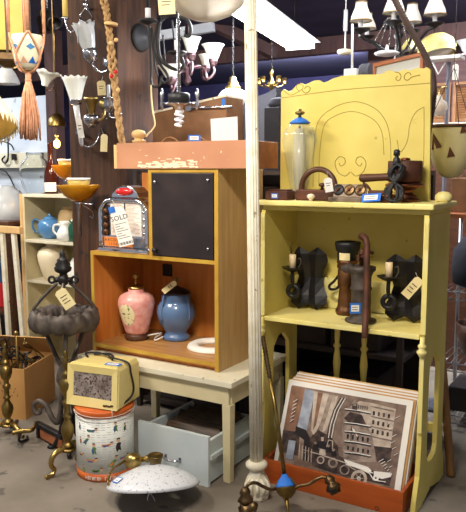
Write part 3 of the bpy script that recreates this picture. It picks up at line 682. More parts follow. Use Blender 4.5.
# sad iron with arched handle
ic = Vector((-1.335, 2.975, zt))
b = thing('arched_iron', 'old rust brown flat iron with tall arched handle and white tag', 'iron', ic)
MB(T(ic)).prism([(-.10, -.036), (.07, -.042), (.105, -.02), (.118, 0), (.105, .02), (.07, .042), (-.10, .036), (-.112, 0)], 0, .05).build('body', 'rust', b, .006)
h = MB(T(ic)); hp = [(-.085+.0, 0, .048)]+[(.0-.085*cos(a*PI/14), 0, .06+.085*sin(a*PI/14)) for a in range(15)]+[(.085, 0, .048)]
h.tube(smooth_path(hp, 2), .0135, 10); h.build('handle', 'darkwood', b)
MB(T(ic.x+.02, ic.y, ic.z+.0501)).lathe([(.008, 0), (.006, .012), (.016, .018), (.016, .027), (.006, .032), (0, .033)], n=14).build('latch_knob', 'rust', b)
hang_tag(b, facing(D(328.5, 185, 3.02), math.radians(10)), .036, .062, 'paper', D(327, 172, 3.06), lines=2, label='white hanging tag')
p = F(315, 198, zt); p = Vector((-1.335, 2.895, zt)); k = MB(T(p)); k.lathe([(.009, 0), (.008, .008), (.016, .014), (.019, .022), (.014, .03), (0, .034)], n=18)
solo(k, 'porcelain_knob', 'creamglaze', 'small white porcelain knob in front of the arched iron', 'knob', p)  # a loose white knob beside the iron
# chrome tray with dials
td = Vector((-1.165, 2.955, zt)); b = thing('dial_panel', 'long low metal panel with three round dials lying on the hutch top', 'dial panel', td)
MB(T(td)).box((-.078, -.075, 0), (.078, .05, .02)).build('base', 'dialmetal', b, .003)
fp = MB(T(td) @ T(0, -.02, .02) @ R(math.radians(-20), 'X')); fp.box((-.078, 0, 0), (.078, .012, .062)); fp.build('face', 'dialmetal', b, .002)
for i, x in enumerate((-.055, -.002, .05)):
    dm = T(td) @ T(0, -.02, .02) @ R(math.radians(-20), 'X') @ T(x, -.0002, .033) @ R(PI/2, 'X')
    d_ = MB(dm).lathe([(.026, 0), (.026, .004), (.02, .006), (0, .006)], n=20).build('dial', 'bronze' if i else 'black', b)
    kn = MB(dm); kn.lathe([(.008, .006), (.006, .014), (0, .015)], n=12); kn.box((-.018, -.003, .006), (.018, .003, .0095), R(.8, 'Z')); kn.build('pointer', 'rust', d_)
# iron with wooden handle and blue sticker
ic = Vector((-1.02, 2.94, zt)); b = thing('gas_iron', 'antique flat iron with dark wooden bar handle on two posts and blue sticker', 'iron', ic)
MB(T(ic)).prism([(-.055, -.04), (.05, -.045), (.06, 0), (.05, .045), (-.055, .04), (-.06, 0)], 0, .035).build('body', 'copper', b, .005)
lid = MB(T(ic)); lid.prism([(-.048, -.032), (.045, -.036), (.045, .036), (-.048, .032)], .0351, .052); lid.build('top_plate', 'rust', b, .004)
ps = MB(T(ic)); tube_s(ps, [(-.045, 0, .05), (-.06, 0, .07), (-.078, 0, .085), (-.082, 0, .105)], .006); ps.build('handle_post', 'rust', b)
ps = MB(T(ic)); tube_s(ps, [(.045, 0, .05), (.05, 0, .08), (.058, 0, .11), (.06, 0, .135)], .008); ps.build('handle_post', 'redwood', b, label='red brown handle post')
hn = MB(aim(ic+Vector((-.098, 0, .105)), (1, 0, .05))); hn.lathe([(.010, 0), (.017, .006), (.019, .03), (.017, .08), (.017, .12), (.019, .15), (.012, .165)], n=18); hn.build('handle', 'darkwood', b)
sticker(b, T(ic.x-.02, ic.y-.06, zt+.022) @ R(math.radians(-35), 'X') @ RXZ @ R(0.1, 'Z'), .085, .042)
# copper lantern with the cord bundle
kc = Vector((-.945, 3.045, zt)); b = thing('copper_lantern', 'dark copper lantern or pot with ribbed collar at the right end of the hutch top', 'lantern', kc)
MB(T(kc)).lathe([(.062, 0), (.066, .006), (.066, .014), (.05, .02), (.056, .026), (.04, .036), (.036, .046), (.06, .062), (.086, .07), (.086, .078), (.07, .086)], n=32).build('base', 'copper', b)
MB(T(kc)).lathe([(.06, .0861), (.076, .09), (.076, .178), (.072, .182), (.02, .184)], n=32).build('drum', 'rust', b)
tp_ = MB(T(kc)); tp_.lathe([(.022, .1841), (.022, .192), (.012, .196)], n=14); tp_.build('top_knob', 'copper', b)
# black cord bundle hung on a socket
bc = Vector((-.948, 2.925, zt)); b = thing('corded_socket', 'bundle of black electric cord with a small black socket leaning on the copper lantern', 'cord', bc)
k = MB(T(bc))
random.seed(11)
for i in range(8):
    a = i*.16-.4; j_ = lambda s_=.013: random.uniform(-s_, s_)
    k.tube(smooth_path([(0+j_(.004), -.01-.006*(i % 3), .088), (.026+j_(), -.018+j_(.006), .06), (.024+j_(), -.024+j_(.006), .022), (0+j_(), -.022+j_(.006), .008), (-.024+j_(), -.02+j_(.006), .022), (-.026+j_(), -.014+j_(.006), .06), (0+j_(.004), -.01, .088), (.018+j_(), -.006+j_(.006), .115), (.022+j_(.012), j_(), .15), (.0+j_(), j_(), .165+j_(.006)), (-.02+j_(), j_(), .14), (-.014+j_(), -.004, .11), (0, -.008, .088)], 4), .0068, 7)
k.build('cord_loops', 'cord', b)
k = MB(T(bc.x, bc.y+.005, bc.z)); k.tube([(0, 0, .14), (.004, .0, .17)], .006); k.lathe([(.013, .16), (.016, .166), (.015, .19), (.009, .196), (.009, .202), (.014, .204), (.014, .224), (.006, .23)], n=16); k.build('socket', 'black', b)
p = F(436, 194, zt); p = Vector((-.79, 3.12, zt)); k = MB(T(p)); k.lathe([(.03, 0), (.038, .012), (.036, .03), (.022, .043), (0, .047)], n=22)
solo(k, 'yellow_lump', 'yellowshade', 'small rounded pale yellow shade at the right corner of the hutch top', 'shade', p)
# ================================================================== yellow cabinet, middle shelf
zs = .7975
def candle_sconce(c, yaw, lab, with_bulb, tag_):
    b = thing('iron_candle_sconce', lab, 'sconce', c, 'twisted iron candle sconces')
    A = T(c) @ R(yaw, 'Z')
    # two crossed bands of curled sheet iron with pointed ends
    for s_, nm in ((-1, 'band'), (1, 'band')):
        k = MB(A @ T(s_*.047, 0, 0)); 
        zz = [0, .03, .07, .12, .16, .20, .25, .285, .32]; ww = [.0, .05, .060, .042, .034, .042, .060, .05, .0]
        vs = []; fs = []
        for i, (z, wd) in enumerate(zip(zz, ww)):
            by = .05*(1-abs(2*z/.32-1))+(.0 if z else 0)
            for x, dy in ((-wd, .012), (0, 0), (wd, .012)):
                vs.append((x-s_*.018*sin(PI*z/.32), by+dy*1.4, z)); 
        for i in range(len(zz)-1):
            for q_ in range(2): fs.append((i*3+q_, i*3+q_+1, (i+1)*3+q_+1, (i+1)*3+q_))
        k.add(vs, fs, False)
        o = k.build(nm, 'iron', b); so = o.modifiers.new('thick', 'SOLIDIFY'); so.thickness = .004
    k = MB(A @ T(-.06, -.04, .10)); k.torus(.028, .012, R(PI/2, 'X'), n=20); k.build('scroll', 'iron', b)
    k = MB(A); tube_s(k, [(-.035, .045, .12), (-.05, .0, .12), (-.06, -.045, .135), (-.06, -.06, .17), (-.06, -.055, .2)], .010); k.build('arm', 'iron', b)
    k = MB(A @ T(-.06, -.055, .2)); k.lathe([(.014, 0), (.03, .006), (.055, .02), (.057, .024), (.03, .022), (.012, .018)], n=8, smooth=False); k.build('drip_pan', 'iron', b)
    MB(A @ T(-.06, -.055, .2185)).lathe([(.017, 0), (.017, .068), (.012, .07)], n=16).build('candle_sleeve', 'candle', b, label='cream candle sleeve')
    if with_bulb:
        MB(A @ T(-.06, -.055, .2886)).lathe([(.007, 0), (.009, .006), (.015, .022), (.014, .034), (.006, .052), (0, .062)], n=14).build('bulb', 'glass', b, label='clear flame bulb')
    else:
        MB(A @ T(-.06, -.055, .2886)).lathe([(.009, 0), (.009, .006), (0, .007)], n=12).build('socket_end', 'black', b)
    kk = MB(A @ T(-.03, -.065, .215)); tube_s(kk, [(0, 0, 0), (.015, 0, .03), (.012, .0, .055), (.0, 0, .05)], .003); kk.build('hook', 'greyiron', b)
    if tag_:
        hang_tag(b, A @ T(.045, -.035, .175) @ RXZ @ R(math.radians(-38), 'Z'), .045, .11, 'manila', A @ Vector((.05, .0, .24)), label='brown paper tag')
candle_sconce(Vector((-1.455, 3.125, zs)), .15, 'twisted black iron candle sconce with clear bulb at the left end of the middle shelf', True, False)
candle_sconce(Vector((-.945, 3.085, zs)), .1, 'twisted black iron candle sconce with paper tag at the right end of the middle shelf', False, True)
nc = Vector((-1.245, 3.135, zs)); b = thing('fire_nozzle', 'brown brass fire hose nozzle with black ring and carrying handle beside the pump', 'nozzle', nc)
MB(T(nc)).lathe([(.05, 0), (.054, .008), (.054, .024), (.046, .034), (.044, .05), (.04, .1), (.038, .13), (.043, .14), (.046, .15), (.046, .22), (.043, .225), (.05, .232), (.05, .244), (.046, .25), (.052, .256), (.05, .27)], n=30).build('barrel', 'brownmetal', b)
MB(T(nc)).lathe([(.05, .2701), (.05, .31), (.058, .316), (.062, .345), (.062, .358), (.05, .36), (.045, .352), (.03, .35)], n=30).build('top_ring', 'black', b)
k = MB(T(nc) @ R(-.5, 'Z')); k.tube(smooth_path([(-.04, -.01, .2), (-.075, -.02, .155), (-.105, -.025, .13), (-.1, -.025, .112), (-.06, -.022, .118), (-.042, -.01, .14)], 4), .007, 8); k.build('handle', 'iron', b)
sl_ = MB(T(nc))
va = [(-PI/2+YAW*0.2)+t_*.12 for t_ in range(-5, 5)]
sl_.add([(.0508*cos(a)*1.02, .0508*sin(a)*1.02, z) for z in (.272, .307) for a in va], [(i, i+1, 10+i+1, 10+i) for i in range(9)], True); sl_.build('label', 'manila', b)
pc_ = Vector((-1.125, 3.01, zs)); b = thing('cast_iron_pump', 'old cast iron pitcher pump with long rusty lever handle on the middle shelf', 'pump', pc_)
MB(T(pc_)).lathe([(.07, 0), (.074, .006), (.072, .012), (.05, .02), (.046, .04), (.046, .15), (.05, .154), (.05, .162), (.046, .168), (.047, .215), (.055, .235), (.066, .245), (.066, .26), (.05, .264)], n=30).build('barrel', 'greyiron', b)
k = MB(T(pc_) @ R(-.1, 'Z')); k.tube(smooth_path([(-.04, -.01, .245), (-.07, -.012, .25), (-.085, -.014, .235)], 4), [.024]*4+[.02]*4+[.018], 10); k.build('spout', 'greyiron', b)
k = MB(T(pc_)); k.lathe([(.012, .2641), (.012, .3), (.016, .31), (.012, .33), (.006, .345)], n=12); k.box((-.006, -.05, .29), (.006, .02, .32)); k.tube([(0, .0, .315), (.04, .0, .33), (.055, 0, .325)], .008); k.build('fulcrum', 'rust', b)
k = MB(T(pc_)); hp = [(.012, -.0, .385), (-.002, -.015, .40), (.016, -.035, .405), (.04, -.05, .38), (.05, -.07, .3), (.058, -.085, .2), (.07, -.12, .06), (.078, -.148, .004), (.08, -.152, -.035)]
pth = smooth_path(hp, 5); k.tube(pth, [.009+.006*min(1, i/10) for i in range(len(pth))], 10); k.tube([(0, -.03, .305), (.046, -.065, .32)], .008); k.build('lever', 'rust', b)
sticker(b, facing(pc_+Vector((.0, -.0525, .072)), 0) @ T(-.006, 0, .001), .05, .05)
# ================================================================== printed can and heater
cc = Vector((-2.262, 2.497, 0)); cr = .143; chh = .352
b = thing('printed_tin', 'white round tin printed with small coloured figures and orange rims standing on the floor', 'tin', cc)
MB(T(cc)).lathe([(cr-.004, 0), (cr, .002), (cr+.001, .04)], n=48).build('bottom_band', 'canorange', b, label='orange band with white lettering')
MB(T(cc)).lathe([(cr+.003, chh-.0319), (cr+.005, chh-.026), (cr+.002, chh-.016), (cr+.006, chh-.006), (cr-.002, chh), (0, chh+.001)], n=48).build('lid', 'canorange', b, label='orange lid rim')
def on_can(du, z, r=.0006):      # du metres around the can from the side facing the aisle
    a = math.radians(-90+31.2+10.6)+du/cr; return Vector((cc.x+(cr+r)*cos(a), cc.y+(cr+r)*sin(a), z))
def can_patch(mb, poly, z0, u0, r=.0008):
    pts = [on_can(u0+u, z0+v, r) for u, v in poly]; cen = sum(pts, Vector())/len(pts)
    n = len(pts); mb.add(pts+[on_can(u0+sum(u for u, v in poly)/n, z0+sum(v for u, v in poly)/n, r+.0002)], [(i, (i+1) % n, n) for i in range(n)])
body_ = MB(T(0, 0, 0)); body_.use('canwhite').lathe([(cr, .0401), (cr, chh-.032)], T(cc), n=48); pf = ln = body_; ln.use('canline')
for row in range(22):
    z = .055+row*.0122
    for k in range(16):
        u = -.2+k*.026+random.random()*.006
        if random.random() < .72: can_patch(ln, [(0, 0), (.018+random.random()*.004, 0), (.018, .0022), (0, .0022)], z, u, .0005)
cols = ['skin_a', 'skin_b', 'skin_c', 'skin_d']
figs = [(-.062, .262, 1.5, 0), (.052, .272, 1.5, 1), (-.095, .205, 1.5, 2), (.012, .19, 1.5, 0), (.065, .18, 2, 1), (-.055, .168, 1.7, 1), (-.135, .2, 1, 1), (-.066, .11, 1.7, 0), (.038, .095, 1.7, 2), (-.04, .062, 1.5, 0), (-.13, .13, 1, 0), (-.118, .06, 1.2, 1), (.105, .26, 1.2, 1), (.1, .11, 1.5, 0), (-.14, .27, 1, 1)]
for u, z, s_, orient in figs:
    s_ *= .011
    P0 = [[(-1.8, -.4), (-1, -.7), (.4, -.55), (.9, -.1), (.8, .3), (-.2, .1), (-1.6, .15)], [(-.35, -1.7), (.1, -1.1), (.7, -1.5), (.5, -.3), (.7, .3), (.2, .6), (-.4, .4), (-.6, -.4)], [(-1.7, -1.1), (-.9, -.9), (-.2, -1.3), (.2, -.3), (.9, .5), (.4, .9), (-.2, .5)]][orient]
    head = (1.2, .3) if orient == 0 else ((0, 1.1) if orient == 1 else (.8, 1.4))
    pf.use(random.choice(cols)); can_patch(pf, [(a*s_, c_*s_) for a, c_ in P0], z, u)
    pf.use(random.choice(cols)); can_patch(pf, [(a*s_*.6-.3*s_, c_*s_*.6-.25*s_) for a, c_ in P0], z, u, .0012)
    pf.use('skin_e'); can_patch(pf, [(head[0]*s_+.45*s_*cos(t_*PI/4), head[1]*s_+.45*s_*sin(t_*PI/4)) for t_ in range(8)], z, u, .0012)
    pf.use('skin_c'); can_patch(pf, [(head[0]*s_+.5*s_*cos(t_*PI/4), head[1]*s_+.2*s_+.35*s_*max(0, sin(t_*PI/4))) for t_ in range(8)], z, u, .0014)
body_.build('body', 'canwhite', b)
lt = MB().use('paper')           # faded, unreadable white lettering on the orange band
for k in range(15):
    u = -.105+k*.0125
    if k in (7,): continue
    can_patch(lt, [(0, 0), (.003, 0), (.003, .018), (0, .018)], .011, u, .0022)
    can_patch(lt, [(0, .0), (.008, 0), (.008, .0035), (0, .0035)] if k % 2 else [(0, .0), (.008, 0), (.008, .0035), (0, .0035)], .011+(.0145 if k % 3 else .007), u, .0022)
    if k % 2: can_patch(lt, [(0, 0), (.003, 0), (.003, .018), (0, .018)], .011, u+.006, .0022)
lt.build('band_lettering', 'paper', b)
wr = MB()
for i, z in enumerate((chh-.012, chh-.02)):
    wr.tube([on_can(-.2+.02*k, z-.012*sin(k/20*PI)*(1+i), .008) for k in range(21)], .0016, 5)
wr.tube([on_can(.035, chh-.03, .008), on_can(.035, chh+.012, .004)], .0015, 5)
wr.build('loose_wire', 'whitecord', b)
# heater: own frame from its two lower front corners
h0 = F(67.5, 402, chh+.012); h1 = F(117.5, 409.5, chh+.012)
hx = (h1-h0); hx.z = 0; hw = hx.length; hx.normalize(); hy = Vector((-hx.y, hx.x, 0))
HM = Matrix((hx, hy, Vector((0, 0, 1)))).transposed().to_4x4(); HM = T(h0.x, h0.y, chh+.0018) @ HM
b = thing('metal_heater', 'small cream yellow metal heater with rusty mesh front sitting on the printed tin', 'heater', HM @ Vector((hw/2, .1, 0)))
hh = .213; dp = .215; tl = .018   # the top leans back a little
body = MB(HM)
o_ = [(0, .004), (hw, .004), (hw+.004, .012), (hw+.004, hh*.9), (hw-.012, hh), (.018, hh), (0, hh*.93)]
n = len(o_)
vs = [(x, 0+(.0 if z < .1 else tl), z) for x, z in o_]+[(x*.94+.012, dp, z*.97+.002) for x, z in o_]
body.add(vs, [tuple(range(n)), tuple(range(n, 2*n))[::-1]]+[((i+1) % n, i, n+i, n+(i+1) % n) for i in range(n)])
body.build('body', 'heater', b, .004)
fx = .034
def hf(x, z, d_=0): return (x, tl*min(1, z/hh)*1.0+d_, z)
fr = MB(HM)
for a_, b_, c2, d2 in (((0, .004), (hw, .004), (hw-fx, .046), (fx, .05)), ((hw, .004), (hw, hh-.008), (hw-fx, hh-.044), (hw-fx, .046)), ((hw, hh-.008), (0.002, hh-.008), (fx, hh-.044), (hw-fx, hh-.044)), ((.002, hh-.008), (0, .004), (fx, .05), (fx, hh-.044))):
    q4 = [a_, b_, c2, d2]; dd_ = [-.009, -.009, -.003, -.003]
    fr.add([hf(x, z, e_) for (x, z), e_ in zip(q4, dd_)]+[hf(x, z, .002) for x, z in q4], [(0,1,2,3),(7,6,5,4),(0,4,5,1),(1,5,6,2),(2,6,7,3),(3,7,4,0)])
fr.build('front_frame', 'heater', b)
gm = MB(HM); gm.add([hf(fx, .05, -.001), hf(hw-fx, .046, -.001), hf(hw-fx, hh-.044, -.001), hf(fx, hh-.044, -.001)]+[hf(fx, .05, .004), hf(hw-fx, .046, .004), hf(hw-fx, hh-.044, .004), hf(fx, hh-.044, .004)], [(0,1,2,3),(7,6,5,4),(0,4,5,1),(1,5,6,2),(2,6,7,3),(3,7,4,0)])
gm.build('mesh_grille', 'mesh', b, label='rusty wire mesh grille')
rp = MB(HM)
for i in range(7): rp.cbox((hw-.075+i*.008+random.random()*.004, -.0075, .02+random.random()*.008), (.009, .003, .007))
rp.build('rust_patch', 'rust', b)
sticker(b, HM @ T(hw-.05, .05, hh+.0012) @ R(.05, 'Z'), .08, .04)
k = MB(HM); tube_s(k, [(.05, .11, hh+.006), (.02, .14, hh+.012), (.06, .17, hh+.012), (.14, .15, hh+.012), (.19, .11, hh+.014), (hw+.008, .09, hh+.004), (hw+.018, .10, hh-.05), (hw+.02, .12, hh-.13), (hw+.012, .10, .04), (hw-.01, .03, .012)], .0052); tube_s(k, [(.06, .15, hh+.008), (.12, .18, hh+.01), (.18, .14, hh+.012), (.2, .1, hh+.006)], .0052); k.build('cord', 'cord', b)
# ================================================================== white dish lamp
dc = D(153.5, 484, 3.13)
b = thing('dish_lamp', 'wide speckled white glass dish lamp with brass fittings on the floor before the grey drawer', 'lamp', (dc.x, dc.y, 0))
away = Vector((FW.x, FW.y, 0)).normalized()
ax = (Vector((0, 0, 1))*cos(.30)+away*sin(.30)+Vector((RT.x, RT.y, 0))*-.045).normalized()
DM = aim((dc.x, dc.y, .082), ax)
MB(DM).shell([(.208, -.008), (.213, 0), (.208, .008), (.185, .026), (.14, .052), (.09, .072), (.05, .082), (.022, .086)], .005, n=48).build('shade', 'dish', b)
up_ = DM @ Vector((0, 0, .088))
q_ = D(155.5, 463, 3.2); MB(T(q_.x, q_.y, q_.z)).lathe([(.022, -.02), (.026, 0), (.033, .028), (.036, .03), (.038, .037), (.034, .04), (.03, .034), (.0, .032)], n=26).build('cap', 'oldbrass', b)
qb = D(133, 460.5, 3.26); k = MB(aim(qb, (RT.x*.9, RT.y*.9, .12))); k.ball((0, 0, 0), (.038, .038, .044), 20); k.lathe([(.012, .04), (.012, .06), (.018, .064), (.018, .072), (.01, .078)], n=16); k.build('weight_ball', 'brass', b)
k = MB(); tube_s(k, [qb+Vector((-.035, -.02, .0)), D(121, 463.5, 3.2), D(112, 470, 3.15), D(108, 480, 3.1), D(110.5, 488, 3.05), D(118, 491, 3.03), D(128, 491.5, 3.02)], .0055); k.build('arm', 'oldbrass', b)
k = MB(); tube_s(k, [qb+Vector((.04, .022, .006)), D(146, 459.5, 3.23), q_+Vector((-.024, 0, .012))], .005); k.build('link', 'brass', b)
k = MB(); tube_s(k, [D(150, 492, 3.16), D(147.5, 499, 3.15), D(151, 503.5, 3.14), D(155, 503, 3.14), D(153, 497, 3.15), D(149.5, 493, 3.16)], .003); k.build('hook', 'silver', b)
sq = DM @ T(-.0, 0, 0)
a_s = math.atan2(*(DM.inverted().to_3x3() @ (Vector((-RT.x, -RT.y, 0))*.9-away*.55)).yx)
smat = DM @ R(a_s, 'Z') @ T(.172, 0, .0365) @ R(math.radians(31), 'Y') @ R(PI/2, 'Z')
k = MB(smat); k.use('tape').box((-.03, -.018, 0), (.03, .018, .001)); k.use('paper').box((-.026, -.013, .001), (.026, .013, .0015)); k.use('tape').box((-.015, -.005, .0015), (.012, -.001, .0018)); k.build('blue_sticker', 'tape', b, label='blue bordered white sticker')
# ================================================================== brass andirons
def andiron(px, ytop, ybase, d, lab, h, right_leg):
    q_ = D(px, ybase, d); base = Vector((q_.x, q_.y, 0)); zb = max(q_.z, .06)
    b = thing('brass_andiron', lab, 'andiron', base, 'brass andirons')
    ztop = D(px, ytop, d).z; H_ = ztop-zb
    pr_ = [(.016, 0), (.03, .006), (.03, .03), (.018, .045), (.014, .06), (.026, .11), (.033, .17), (.03, .22), (.017, .27), (.013, .30), (.02, .315), (.02, .33), (.013, .345), (.014, .42), (.022, .46), (.022, .475), (.014, .49), (.013, .53), (.026, .57), (.034, .63), (.034, .67), (.024, .71), (.014, .735), (.022, .75), (.022, .77), (.012, .785), (.012, .83), (.018, .85), (.016, .90), (.008, .93), (.01, .95), (.006, .99), (0, 1)]
    MB(T(base.x, base.y, zb)).lathe([(r*1.0*(h), z*H_) for r, z in pr_], n=20).build('post', 'oldbrass', b)
    pl_ = MB(T(base.x, base.y, zb-.018)); pl_.lathe([(.03, 0), (.042, .004), (.042, .012), (.03, .0179)], n=20); pl_.build('base_plate', 'oldbrass', b)
    for sg in (-1, 1):
        k = MB(T(base.x, base.y, 0)); dv = (Vector((RT.x, RT.y, 0))*sg*.8-away*.6) if right_leg else (Vector((RT.x, RT.y, 0))*-.62-away*.78 if sg < 0 else Vector((RT.x, RT.y, 0))*.25+away*.97)
        pts = [Vector((0, 0, zb-.012)), dv*.05+Vector((0, 0, zb+.0)), dv*.095+Vector((0, 0, zb-.02)), dv*.105+Vector((0, 0, zb*.5)), dv*.085+Vector((0, 0, .03)), dv*.11+Vector((0, 0, .008)), dv*.14+Vector((0, 0, .012))]
        tube_s(k, pts, [.014, .015, .014, .012, .010, .012, .009], 10); k.build('leg', 'brass', b)
    bar = MB(); bar.tube([base+Vector((0, .02, zb-.03)), base+Vector((0, .0, 0))+away*.16+Vector((0, 0, zb-.05)), ], .012, 8); bar.build('log_bar', 'iron', b)
    return b
andiron(68, 347, 447, 3.45, 'brass andiron with turned post standing left of the printed tin', 1.0, 0)
andiron(8, 340, 424, 3.95, 'brass andiron with turned post standing in front of the cardboard box', 1.05, 1)
k = MB(); A0 = F(30, 432, .07); A1 = F(66, 448, .07)
b = thing('hearth_bar', 'dark iron and brown wood bar lying on the floor between the two brass andirons', 'bar', (A0.x, A0.y, 0))
fa, fb = F(34, 437, 0), F(61, 452, 0); v_ = (fb-fa); yaw_ = math.atan2(v_.y, v_.x); L_ = v_.length
BM = T(fa.x, fa.y, 0) @ R(yaw_, 'Z')
MB(BM).box((0, 0, .065), (L_, .035, .09)).build('iron_rail', 'iron', b, .004)
MB(BM).box((.02, .002, .0), (.045, .03, .0649)).build('foot', 'iron', b, .003)
MB(BM).box((.06, .004, .012), (L_, .034, .0649)).build('wood_block', 'redwood', b, .003)
MB(BM).box((L_-.04, .006, 0), (L_-.005, .03, .0119)).build('foot', 'iron', b)
k = MB(); st = F(24, 431, .06); tube_s(k, [F(12, 433, .075), F(22, 431, .08), F(32, 430, .085), fa+Vector((.02, 0, .09))], [.012, .014, .012, .008]); k.build('brass_end', 'oldbrass', b)
k = MB(); tube_s(k, [F(20, 432, .075), F(19, 440, .035), F(22, 441.5, .012), F(27, 439, .01), F(27, 436, .02)], .008); k.build('hook_foot', 'iron', b)
# ================================================================== wrought iron stand
sd = 3.62; rc = D(64.5, 319, sd); Rr = 33.5*S(sd)
b = thing('wrought_iron_stand', 'wrought iron fire basket stand with leafy rim, turned finial and scroll feet beside the post', 'stand', (rc.x, rc.y, 0))
rim = MB(T(rc)); NN = 140; vs = []; fs = []; nk = 10
for i in range(NN):
    a = 2*PI*i/NN
    for k_ in range(nk):
        t_ = 2*PI*k_/nk; bul = 1+.07*sin(7*a)+.05*sin(19*a+1)+.06*sin(31*a+2*t_); r = Rr-.026+.034*bul*cos(t_); z = .052*bul*sin(t_)+.005*sin(14*a)
        vs.append((r*cos(a), r*sin(a), z))
for i in range(NN):
    for k_ in range(nk): fs.append((i*nk+k_, ((i+1) % NN)*nk+k_, ((i+1) % NN)*nk+(k_+1) % nk, i*nk+(k_+1) % nk))
rim.add(vs, fs, True); rim.build('rim', 'greyiron', b)
MB(T(rc)).shell([(.03, -.06), (Rr*.6, -.05), (Rr-.03, -.01)], .004, n=32).build('pan', 'iron', b)
ztop = D(65, 282, sd).z
for a in (YAW+.2+k*PI/2 for k in range(4)):
    k = MB(); ca, sa = cos(a), sin(a); dz = ztop-rc.z
    tube_s(k, [rc+Vector((ca*Rr*.9, sa*Rr*.9, .03)), rc+Vector((ca*Rr*.85, sa*Rr*.85, dz*.35)), rc+Vector((ca*Rr*.5, sa*Rr*.5, dz*.72)), rc+Vector((ca*.03, sa*.03, dz))], .0085); k.build('rib', 'greyiron', b)
FM = T(rc.x, rc.y, ztop-.01)
k = MB(FM); k.lathe([(.02, 0), (.026, .01), (.03, .03), (.026, .045), (.018, .05), (.02, .06), (.042, .072), (.046, .09), (.038, .098), (.04, .108), (.028, .122), (.032, .13), (.02, .14), (.014, .15), (.018, .16), (.01, .172), (.006, .182), (0, .186)], n=18); k.build('finial', 'iron', b)
for sg in (-1, 1):
    k = MB(FM @ R(YAW, 'Z')); k.tube([(sg*.015, 0, .025), (sg*.045, 0, .026)], .014); k.torus(.016, .007, T(sg*.06, 0, .026) @ R(PI/2, 'X'), n=16); k.build('ring_handle', 'iron', b)
ctr = D(64, 378, sd)
ctr = Vector((rc.x, rc.y, ctr.z))
for i in range(3):
    a = YAW+PI-.25+i*2*PI/3
    dv = Vector((cos(a), sin(a), 0)); k = MB()
    k.tube([rc+dv*(Rr*.8)+Vector((0, 0, -.02)), ctr+dv*.03+Vector((0, 0, .05)), ctr+dv*.02], .011, 8); k.build('leg', 'greyiron', b)
    k = MB(); z0 = ctr.z
    tube_s(k, [ctr+dv*.02+Vector((0, 0, -.04)), Vector((rc.x, rc.y, .17))+dv*.05, Vector((rc.x, rc.y, .165))+dv*.085, Vector((rc.x, rc.y, .235))+dv*.125, Vector((rc.x, rc.y, .262))+dv*.165, Vector((rc.x, rc.y, .235))+dv*.20, Vector((rc.x, rc.y, .195))+dv*.19, Vector((rc.x, rc.y, .195))+dv*.165, Vector((rc.x, rc.y, .22))+dv*.165], [.012, .015, .016, .015, .014, .013, .012, .010, .008]); k.build('scroll', 'greyiron', b)
    k = MB(); tube_s(k, [Vector((rc.x, rc.y, .2))+dv*.03, Vector((rc.x, rc.y, .1))+dv*.045, Vector((rc.x, rc.y, .012))+dv*.09, Vector((rc.x, rc.y, .012))+dv*.12], .012); k.build('foot', 'iron', b)
kn = MB(T(ctr)); kn.lathe([(.02, -.09), (.034, -.06), (.05, -.02), (.046, .02), (.03, .06), (.022, .075)], n=20, flute=.12, fn=6); kn.build('leaf_knot', 'greyiron', b)
hang_tag(b, facing(D(65, 298.5, sd-.2), math.radians(33)), .062, .105, 'manila', D(64, 283, sd-.03), lines=3)
# ================================================================== cardboard box with wire
A = F(26, 420, 0); A.z = 0; u = Vector((-.34, .94, 0)).normalized(); v = Vector((-.94, -.34, 0)).normalized()
CM = Matrix((v, u, Vector((0, 0, 1)))).transposed().to_4x4(); CM = T(A) @ Matrix(((v.x, u.x, 0, 0), (v.y, u.y, 0, 0), (0, 0, 1, 0), (0, 0, 0, 1)))
cw, cdp, chh2 = .5, .40, .315
b = thing('cardboard_box', 'open brown cardboard box of wires standing at the left edge of the photo', 'box', A+v*.25+u*.2)
for nm, a_, b_ in (('front_wall', (0, 0, 0), (cw, .006, chh2)), ('back_wall', (0, cdp-.006, 0), (cw, cdp, chh2)), ('side_wall', (0, .0061, 0), (.006, cdp-.0061, chh2)), ('side_wall', (cw-.006, .0061, 0), (cw, cdp-.0061, chh2)), ('bottom', (.0061, .0061, 0), (cw-.0061, cdp-.0061, .006))):
    MB(CM).box(a_, b_).build(nm, 'card', b)
fl = MB(CM @ T(0, cdp, chh2) @ R(math.radians(40), 'X')).box((0, -.003, 0), (cw, .003, .16)).build('flap', 'card', b)
fl = MB(CM @ T(cw, 0, chh2) @ R(math.radians(25), 'Y')).box((-.003, 0.02, 0), (.003, cdp-.02, .14)).build('flap', 'card', b)
wr = MB(CM)
for k in range(16):                      # faint handwriting
    x = .22-.011*k; z = .17+.022*(k % 3)-.025*(k//8); wr.box((x-.006, -.001, z), (x, -.0002, z+.004)); wr.box((x-.008, -.001, z), (x-.0065, -.0002, z+.013*(k % 2)+.006))
wr.build('handwriting', 'ink', b)
wl = MB(CM); random.seed(3)
for i in range(34):
    c0 = Vector((.05+random.random()*.38, .05+random.random()*.28, .24+random.random()*.1)); pts = []
    for q_ in range(6): pts.append(Vector((min(.47, max(.03, c0.x+random.uniform(-.1, .1))), min(.37, max(.03, c0.y+random.uniform(-.09, .09))), min(.44, max(.1, c0.z+random.uniform(-.09, .11))))))
    wl.use(random.choice(['iron', 'oldbrass', 'cord', 'bronze'])); wl.tube(smooth_path(pts, 5), .0035+random.random()*.002, 6)
solo(wl, 'tangled_wire', 'iron', 'tangle of dark and brass wires heaped in the cardboard box', 'wire', None, None, 0, 'stuff')
rod = MB(); rod.tube([CM @ Vector((.12, .15, .05)), D(16, 333, 4.18)], .007); rod.ball(tuple(D(16, 333, 4.18)), .014, 12); solo(rod, 'brass_rod', 'brass', 'straight brass rod with ball end standing up out of the cardboard box', 'rod')
